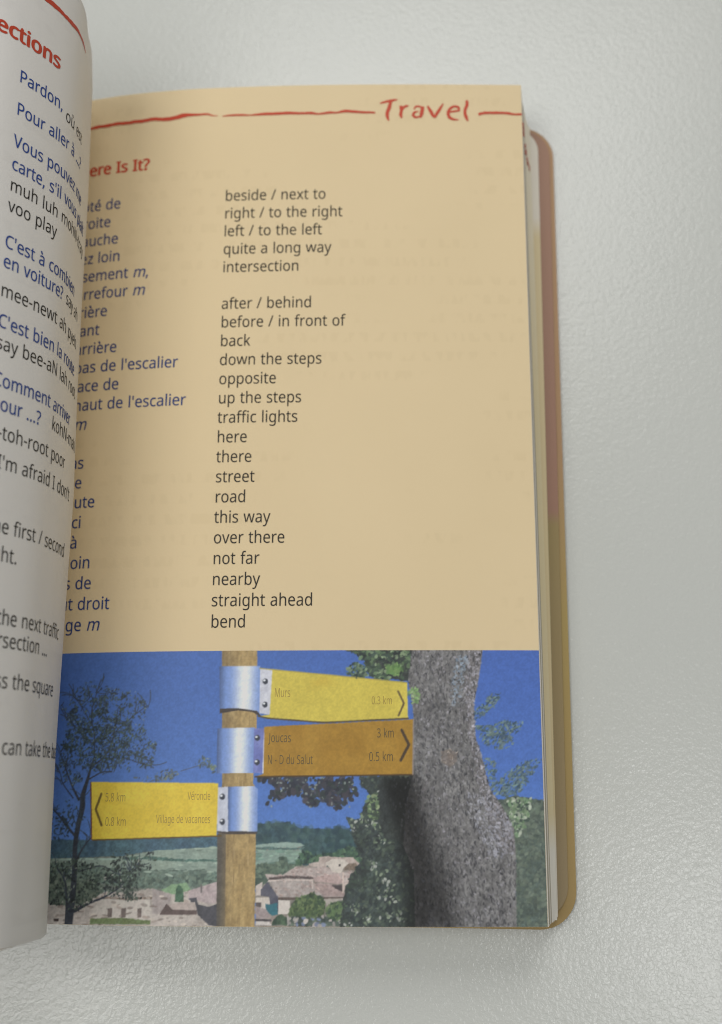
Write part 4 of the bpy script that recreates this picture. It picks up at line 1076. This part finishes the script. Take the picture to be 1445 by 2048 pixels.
fill('grass_a', (100, 112, 72), (84, 98, 66), NM, .3, .8)
fill('left_window', (60, 50, 48))

# land right of the post
fill('town_base', (134, 124, 118), (112, 110, 104), NL, .25, 1.5)
fill('hill', (46, 66, 76), (58, 80, 84), NL, .35, 1.2)
scatter('hill', 420, (.25, .7), [(42, 60, 70), (56, 78, 82), (66, 88, 88), (48, 70, 70)], 8, aspect=(.5, .9), alpha=(.3, .7))
fill('field', (120, 138, 130), (110, 128, 120), NL, .1, .6)
fill('field_top', (134, 152, 146), (122, 142, 134), NM, .1, .5)
fill('field_dark', (74, 94, 92), var=.3, rag=1.0)
scatter('field', 60, (.2, .7), [(96, 122, 112), (124, 148, 134)], 9, aspect=(.12, .3), ang=(0, .08))
fill('bushes', (68, 84, 78), (80, 96, 86), NL, .3, 1.6)
scatter('bushes', 260, (.15, .5), [(58, 72, 66), (80, 96, 84), (92, 106, 92)], 10, alpha=(.4, .9))
fill('wood', (48, 66, 64), (60, 82, 72), NL, .4, 1.6)
scatter('wood', 300, (.15, .5), [(40, 54, 54), (62, 86, 70), (78, 102, 80)], 11, alpha=(.4, .9))
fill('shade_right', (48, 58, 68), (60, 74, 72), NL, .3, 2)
fill('roof_top', (168, 156, 150), var=.12, rag=.5)
fill('house_top', (172, 160, 154), (150, 136, 130), NB, .14, .8)
fill('gable_dark', (108, 96, 86), var=.3, rag=.7)
fill('roof_long', (168, 157, 153), (152, 141, 138), NB, .12, .4)
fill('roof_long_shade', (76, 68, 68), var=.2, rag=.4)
fill('red_roof', (166, 146, 143), (156, 139, 136), NB, .1)
fill('house_round', (186, 178, 170), (174, 166, 158), NL, .05)
fill('window_round', (58, 54, 56))
fill('wall_r', (158, 144, 140), var=.1)
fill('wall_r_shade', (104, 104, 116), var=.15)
fill('roof_r', (178, 166, 158), (160, 146, 140), NB, .1)
fill('wall_left', (176, 166, 160), var=.08)
fill('wall_left_b', (180, 172, 164), var=.08)
fill('roof_big', (160, 152, 148), (140, 132, 130), NB, .14, .4)
fill('roof_tail', (152, 136, 134), (138, 122, 120), NB, .12)
fill('roof_big_edge', (184, 172, 166), var=.1)
scatter('roof_big', 150, (.1, .3), [(128, 110, 106), (176, 158, 150), (146, 126, 120)], 12, aspect=(.25, .5), ang=(.5, .3), alpha=(.3, .7))
scatter('roof_long', 110, (.1, .3), [(138, 116, 112), (184, 166, 160)], 13, aspect=(.25, .5), ang=(.4, .3), alpha=(.3, .7))
fill('gap_dark', (72, 66, 68), var=.2)
fill('chimney', (182, 166, 158))
fill('gable_left', (66, 68, 82), (82, 82, 92), NM, .1)
fill('eave', (84, 74, 70), var=.2)
fill('wall_front', (190, 184, 178), (178, 170, 164), NM, .04)
fill('wall_front_b', (150, 144, 138), var=.15)
fill('door_left', (78, 72, 72), var=.2)
fill('teal', (54, 104, 116), (44, 86, 98), NM, .15, .5)
fill('roof_low', (148, 138, 138), (134, 122, 122), NB, .1)
fill('dark_row', (74, 70, 72), var=.2)
fill('wall_low', (182, 176, 172), var=.08)
fill('wall_low_b', (188, 182, 178), (160, 152, 150), NM, .1, .5)
fill('under_trees', (58, 68, 66), (80, 90, 80), NM, .4, 1)
scatter('under_trees', 46, (.15, .55), [(176, 170, 164), (148, 142, 140), (110, 120, 150)], 14, aspect=(.4, .8))
fill('trees_front', (66, 84, 60), (86, 102, 70), NM, .35, 1.6)
scatter('trees_front', 420, (.12, .4), [(48, 62, 50), (74, 92, 62), (98, 112, 76), (58, 74, 56)], 15, alpha=(.4, .9))
fill('trees_front_b', (62, 84, 62), (80, 98, 70), NM, .35, 1.6)
scatter('trees_front_b', 300, (.12, .4), [(48, 62, 54), (76, 96, 66), (94, 110, 78)], 16, alpha=(.4, .9))
fill('bush_ball', (54, 70, 60), (66, 84, 66), NM, .25, .8)

# foliage and trunk on the right
fill('shrub_right', (88, 98, 88), (70, 82, 78), NL, .35, 2)
scatter('shrub_right', 900, (.15, .5), [(66, 76, 72), (84, 96, 84), (98, 108, 96), (72, 84, 78)], 17, alpha=(.3, .8))
scatter('shrub_light', 150, (.15, .45), [(120, 140, 112), (98, 122, 94), (158, 166, 150), (52, 66, 60)], 18)
for nm, k, sd in (('spray_a', 120, 19), ('spray_b', 260, 20), ('spray_c', 230, 21), ('spray_d', 60, 22)):
    scatter(nm, k, (.15, .5), [(70, 90, 104), (84, 102, 108), (60, 78, 96), (96, 112, 110)], sd, aspect=(.25, .5), ang=(-.7, .6), clump=k // 5)
    scatter(nm, k // 2, (.1, .3), [(54, 74, 86), (100, 122, 114)], sd + 40, aspect=(.25, .5), ang=(-.7, .8))
fill('leaves_top', (46, 56, 54), (58, 72, 62), NL, .4, 3)
fill('leaves_top_dark', (40, 44, 46), (52, 58, 54), NL, .3, 1)
scatter('leaves_top', 330, (.12, .45), [(38, 46, 46), (62, 80, 62), (84, 104, 76), (118, 136, 106), (48, 60, 54)], 23, clump=60)
scatter('leaves_tuft', 120, (.12, .4), [(42, 54, 54), (74, 94, 72), (112, 130, 104)], 24)
scatter('leaf_bright', 60, (.2, .45), [(92, 124, 72), (78, 108, 66), (106, 134, 82)], 25)
fill('ivy_base', (46, 52, 54), (54, 62, 58), NL, .3, 2.5)
scatter('ivy_base', 500, (.12, .4), [(40, 48, 48), (56, 70, 60), (70, 88, 70)], 60, alpha=(.4, .9))
fill('ivy', (48, 55, 56), (58, 68, 64), NL, .4, 2)
scatter('ivy', 900, (.12, .45), [(42, 48, 50), (54, 64, 60), (68, 80, 70), (84, 96, 82), (48, 58, 58)], 26, alpha=(.4, .9))
scatter('ivy', 300, (.10, .32), [(122, 134, 114), (146, 150, 144), (104, 118, 98)], 27, clump=30)
fill('ivy_dark', (46, 50, 52), (54, 60, 58), NL, .3, 2, .85)
scatter('ivy_light', 60, (.12, .4), [(104, 124, 88), (84, 104, 78), (132, 146, 112), (60, 72, 62)], 28)
fill('trunk', (88, 87, 88), (116, 115, 115), NV, .3, 1.2)
fill('trunk_edge', (112, 108, 110), (84, 80, 82), NV, .3, 1.0, .5)
scatter('trunk', 2600, (.12, .5), [(58, 59, 62), (76, 77, 80), (50, 50, 54), (106, 106, 108), (92, 92, 94)], 30, aspect=(.16, .4), ang=(1.35, .35), alpha=(.3, .8))
scatter('trunk', 1300, (.07, .26), [(128, 126, 132), (142, 140, 148), (112, 108, 112)], 31, aspect=(.3, .8), ang=(1.1, .8), alpha=(.35, .85))
scatter('trunk_edge', 480, (.08, .28), [(140, 140, 150), (156, 154, 164), (122, 118, 122)], 32, aspect=(.3, .8), ang=(1.0, .7), alpha=(.4, .9))
scatter('lichen', 200, (.08, .30), [(128, 142, 156), (112, 128, 146), (142, 150, 162)], 33, aspect=(.3, .8), clump=60, alpha=(.4, .85))
scatter('lichen_b', 420, (.08, .30), [(142, 143, 154), (128, 129, 140), (154, 154, 162)], 34, aspect=(.25, .6), ang=(.9, .5), alpha=(.4, .85))
scatter('trunk', 1300, (.08, .32), [(40, 40, 44), (54, 54, 57)], 35, aspect=(.16, .4), ang=(1.35, .4), alpha=(.5, .95))
fill('knot', (120, 110, 102), (90, 84, 82), NM, .3, 1.6, .8)
fill('knot_in', (134, 122, 112), (92, 84, 80), NM, .2, .8)
scatter('knot', 26, (.1, .3), [(92, 82, 78), (168, 156, 144)], 36, aspect=(.2, .4))
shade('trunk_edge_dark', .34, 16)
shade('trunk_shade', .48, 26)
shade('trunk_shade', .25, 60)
scatter('trunk_shade', 200, (.1, .35), [(44, 46, 52), (58, 58, 62)], 37, aspect=(.25, .5), ang=(1.3, .4), alpha=(.3, .7))
scatter('leaf_bright_b', 50, (.15, .4), [(108, 138, 88), (88, 118, 76), (128, 150, 108)], 38, aspect=(.3, .6))

# oak leaves hanging below the boards
scatter('oak_leaves', 620, (.2, .6), [(42, 46, 56), (52, 54, 62), (60, 58, 66), (46, 54, 56)], 40, aspect=(.5, .9), clump=46, alpha=(.9, 1))
scatter('oak_leaves', 50, (.1, .25), [(96, 104, 104), (124, 134, 130)], 41)

# the tree on the left
for fl, w in PIC['limbs']:
    limb(fl, [.72 * a for a in w], (46, 50, 58))
for fl, w in PIC['limbs']:                     # fine twigs off the branches
    P = np.array(fl, float).reshape(-1, 2)
    for k in range(10):
        a = P[rng.integers(1, len(P))] + rng.normal(0, 20, 2)
        th = rng.normal(1.5, .7)
        n = rng.uniform(90, 300)
        q = [a + np.array((math.cos(th + .10 * j), math.sin(th + .10 * j))) * n * j / 3 for j in range(4)]
        limb(np.array(q).ravel(), [8, 6, 5, 3], (52, 60, 70))
scatter('crown', 1900, (.08, .30), [(48, 58, 66), (56, 70, 72), (42, 50, 60), (68, 84, 84)], 42, aspect=(.3, .6), clump=190, alpha=(.65, 1))
scatter('crown_core', 900, (.07, .27), [(40, 50, 54), (52, 66, 62), (62, 78, 70), (36, 44, 50)], 43, aspect=(.3, .6), clump=110, alpha=(.65, 1))
scatter('crown', 90, (.08, .2), [(112, 128, 132), (96, 112, 116)], 44, aspect=(.3, .5))
scatter('crown_low', 150, (.1, .35), [(38, 48, 56), (50, 62, 66)], 45, aspect=(.3, .6), clump=40)
scatter('under_leaves', 900, (.08, .30), [(40, 46, 46), (52, 62, 56), (34, 38, 40), (64, 76, 66)], 46, aspect=(.35, .7), clump=150)
scatter('under_leaves', 60, (.08, .25), [(120, 130, 118), (146, 146, 138)], 47, aspect=(.3, .5))
limb(PIC['twig'], [8, 10, 8], (66, 74, 92))
scatter('twig_tuft', 120, (.12, .38), [(72, 84, 94), (96, 106, 100), (60, 70, 84)], 48, aspect=(.3, .6), clump=26)
scatter('twig_tuft_b', 80, (.12, .42), [(84, 98, 88), (116, 126, 104), (66, 78, 84)], 49, aspect=(.3, .6), clump=16)


# signpost
def across(name, lo=0.0, hi=1.0):
    """0..1 from the left to the right side of a shape"""
    P = pix(PIC[name])
    x0, x1 = P[:, 0].min(), P[:, 0].max()
    return np.clip(((gx - x0) / (x1 - x0) - lo) / (hi - lo), 0, 1)


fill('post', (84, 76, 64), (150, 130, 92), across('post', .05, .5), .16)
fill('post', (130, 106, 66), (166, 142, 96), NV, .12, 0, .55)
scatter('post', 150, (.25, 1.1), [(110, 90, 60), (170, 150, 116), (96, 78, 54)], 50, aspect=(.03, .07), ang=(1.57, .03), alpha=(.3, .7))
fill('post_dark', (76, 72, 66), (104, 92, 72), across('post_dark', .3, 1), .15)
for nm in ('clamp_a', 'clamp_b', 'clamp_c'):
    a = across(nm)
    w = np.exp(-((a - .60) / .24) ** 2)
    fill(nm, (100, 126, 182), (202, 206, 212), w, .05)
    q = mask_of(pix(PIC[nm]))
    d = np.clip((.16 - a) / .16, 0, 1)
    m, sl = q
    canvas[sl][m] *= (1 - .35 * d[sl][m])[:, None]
fill('clamp_a_under', (58, 52, 50), var=.1)
fill('clamp_c_under', (62, 56, 54), var=.1)
fill('plate_a', (170, 172, 184), (186, 188, 198), NM, .04)
fill('plate_b', (94, 102, 160), (112, 120, 172), NM, .06)
fill('plate_b_edge', (190, 194, 206))
fill('plate_c', (166, 170, 184), (182, 186, 198), NM, .04)
fill('sign_a', (176, 160, 68), (188, 172, 74), NL, .05)
fill('sign_b', (138, 103, 37), (150, 115, 45), NL, .07)
fill('sign_c_edge', (92, 52, 40))
fill('sign_c', (190, 164, 52), (202, 178, 64), NL, .05)
for nm in ('bolt_a', 'bolt_b', 'bolt_c'):
    for x, y in pix(PIC[nm]):
        blob(x, y, .42 * PPM, .46 * PPM, 0, (48, 52, 62))
        blob(x - .16 * PPM, y - .16 * PPM, .2 * PPM, .17 * PPM, 0, (196, 200, 208))


def rim(name, c, w=2.2, i0=0, i1=None):
    P = pix(PIC[name])
    idx = list(range(len(P)))
    seg = idx[i0:i1]
    for a, b in zip(seg, seg[1:]):
        n = int(np.hypot(*(P[b] - P[a])) / 1.5) + 1
        for k in range(n):
            p = P[a] + (P[b] - P[a]) * k / n
            blob(p[0], p[1], w, w, 0, c)


rim('sign_a', (74, 64, 46), 2.4, 2, 6)
rim('sign_a', (150, 138, 70), 1.8, 0, 2)
rim('sign_b', (64, 50, 34), 2.4, 2, 4)
rim('sign_b', (128, 116, 110), 2.0, 1, 3)
rim('sign_c', (84, 66, 32), 2.0, 4, 6)
for nm, c, wd in (('arrow_a', (92, 80, 50), 3.0), ('arrow_b', (62, 50, 38), 4.2), ('arrow_c', (92, 76, 32), 3.6)):
    P = pix(PIC[nm])
    for a, b in zip(P, P[1:]):
        for k in range(60):
            p = a + (b - a) * k / 60
            blob(p[0], p[1], wd, wd, 0, c)
scatter('leaves_tuft', 26, (.12, .3), [(42, 54, 54), (74, 94, 72)], 51)
for k in range(1):
    P = pix(PIC['sign_a'])
    c = P[0] + (P[1] - P[0]) * .42 + np.array((0, 26))
    for j in range(60):
        q = c + rng.normal(0, 1, 2) * (26, 12)
        blob(q[0], q[1], 12, 10, 0, (176, 152, 60), .07)
# printing grain
canvas *= (1 + 0.07 * (rng.random((CH, CW)) - .5) + 0.05 * (NF - .5))[..., None]
# ink spread of the print: soften a little, blacks are never quite black on paper
for _ in range(2):
    p = np.pad(canvas, ((1, 1), (1, 1), (0, 0)), 'edge')
    canvas = (p[:-2, 1:-1] + p[2:, 1:-1] + p[1:-1, :-2] + p[1:-1, 2:] + 2 * p[1:-1, 1:-1]) / 6
canvas = canvas * 0.95 + 9
np.clip(canvas, 4, 250, out=canvas)
alb = np.clip(lin(canvas) / E_PRINT, 0.002, 0.9)


def photograph():
    g = 8.5
    s_l = np.arange(17.2, S_EDGE - .02, 1 / g)
    s_l[-1] = S_EDGE - .03
    y_l = np.arange(Y_BOT + .03, 22.62, 1 / g)
    y_l[-1] = 22.62
    S, Y = np.meshgrid(s_l, y_l)
    p = right_point(S, Y, 0.02).reshape(-1, 3)
    n, m = len(s_l), len(y_l)
    idx = np.arange(n * m).reshape(m, n)
    faces = np.stack([idx[:-1, :-1], idx[:-1, 1:], idx[1:, 1:], idx[1:, :-1]], -1).reshape(-1, 4)
    me = bpy.data.meshes.new('photograph')
    me.vertices.add(n * m)
    me.vertices.foreach_set('co', p.astype(np.float32).ravel())
    me.loops.add(faces.size)
    me.loops.foreach_set('vertex_index', faces.astype(np.int32).ravel())
    me.polygons.add(len(faces))
    me.polygons.foreach_set('loop_start', np.arange(0, faces.size, 4, dtype=np.int32))
    me.polygons.foreach_set('use_smooth', np.ones(len(faces), bool))
    me.update(calc_edges=True)
    me.validate()
    # average the raster under each grid point
    k = 1
    acc = np.zeros((m, n, 3))
    cx = np.clip(((S - S0) * PPM).astype(int), 0, CW - 1)
    cy = np.clip(((Y1 - Y) * PPM).astype(int), 0, CH - 1)
    for dy in (-1, 0, 1):
        for dx in (-1, 0, 1):
            acc += alb[np.clip(cy + dy, 0, CH - 1), np.clip(cx + dx, 0, CW - 1)]
    acc /= 9
    at = me.color_attributes.new('ink', 'FLOAT_COLOR', 'POINT')
    at.data.foreach_set('color', np.concatenate([acc.reshape(-1, 3), np.ones((n * m, 1))], 1).astype(np.float32).ravel())
    mt, nt, b = new_mat('printed_picture', 0.5, 0.3)
    a = nt.nodes.new('ShaderNodeVertexColor')
    a.layer_name = 'ink'
    nt.links.new(a.outputs[0], b.inputs['Base Color'])
    o = link('photograph', me, mt, right_page)
    o['label'] = 'printed picture of yellow signposts beside a tree with village roofs under blue sky'
    return o


photograph()
lt, ld = [], []
for t, s0, y0, s1, y1, h in PIC['lettering']:
    sz = h / 100 / 0.50
    w1 = width(t, sz, 1.0)
    ln = (t, s0 / 100, (y0 + y1) / 200, sz, (s1 - s0) / 100 / w1, -0.004, None)
    (ld if t in ('Joucas', '3 km', 'N - D du Salut', '0.5 km') else lt).append(ln)
print_text('sign_lettering', lt, right_point, M_SIGNINK, right_page)
print_text('sign_lettering', ld, right_point, M_SIGNDARK, right_page)
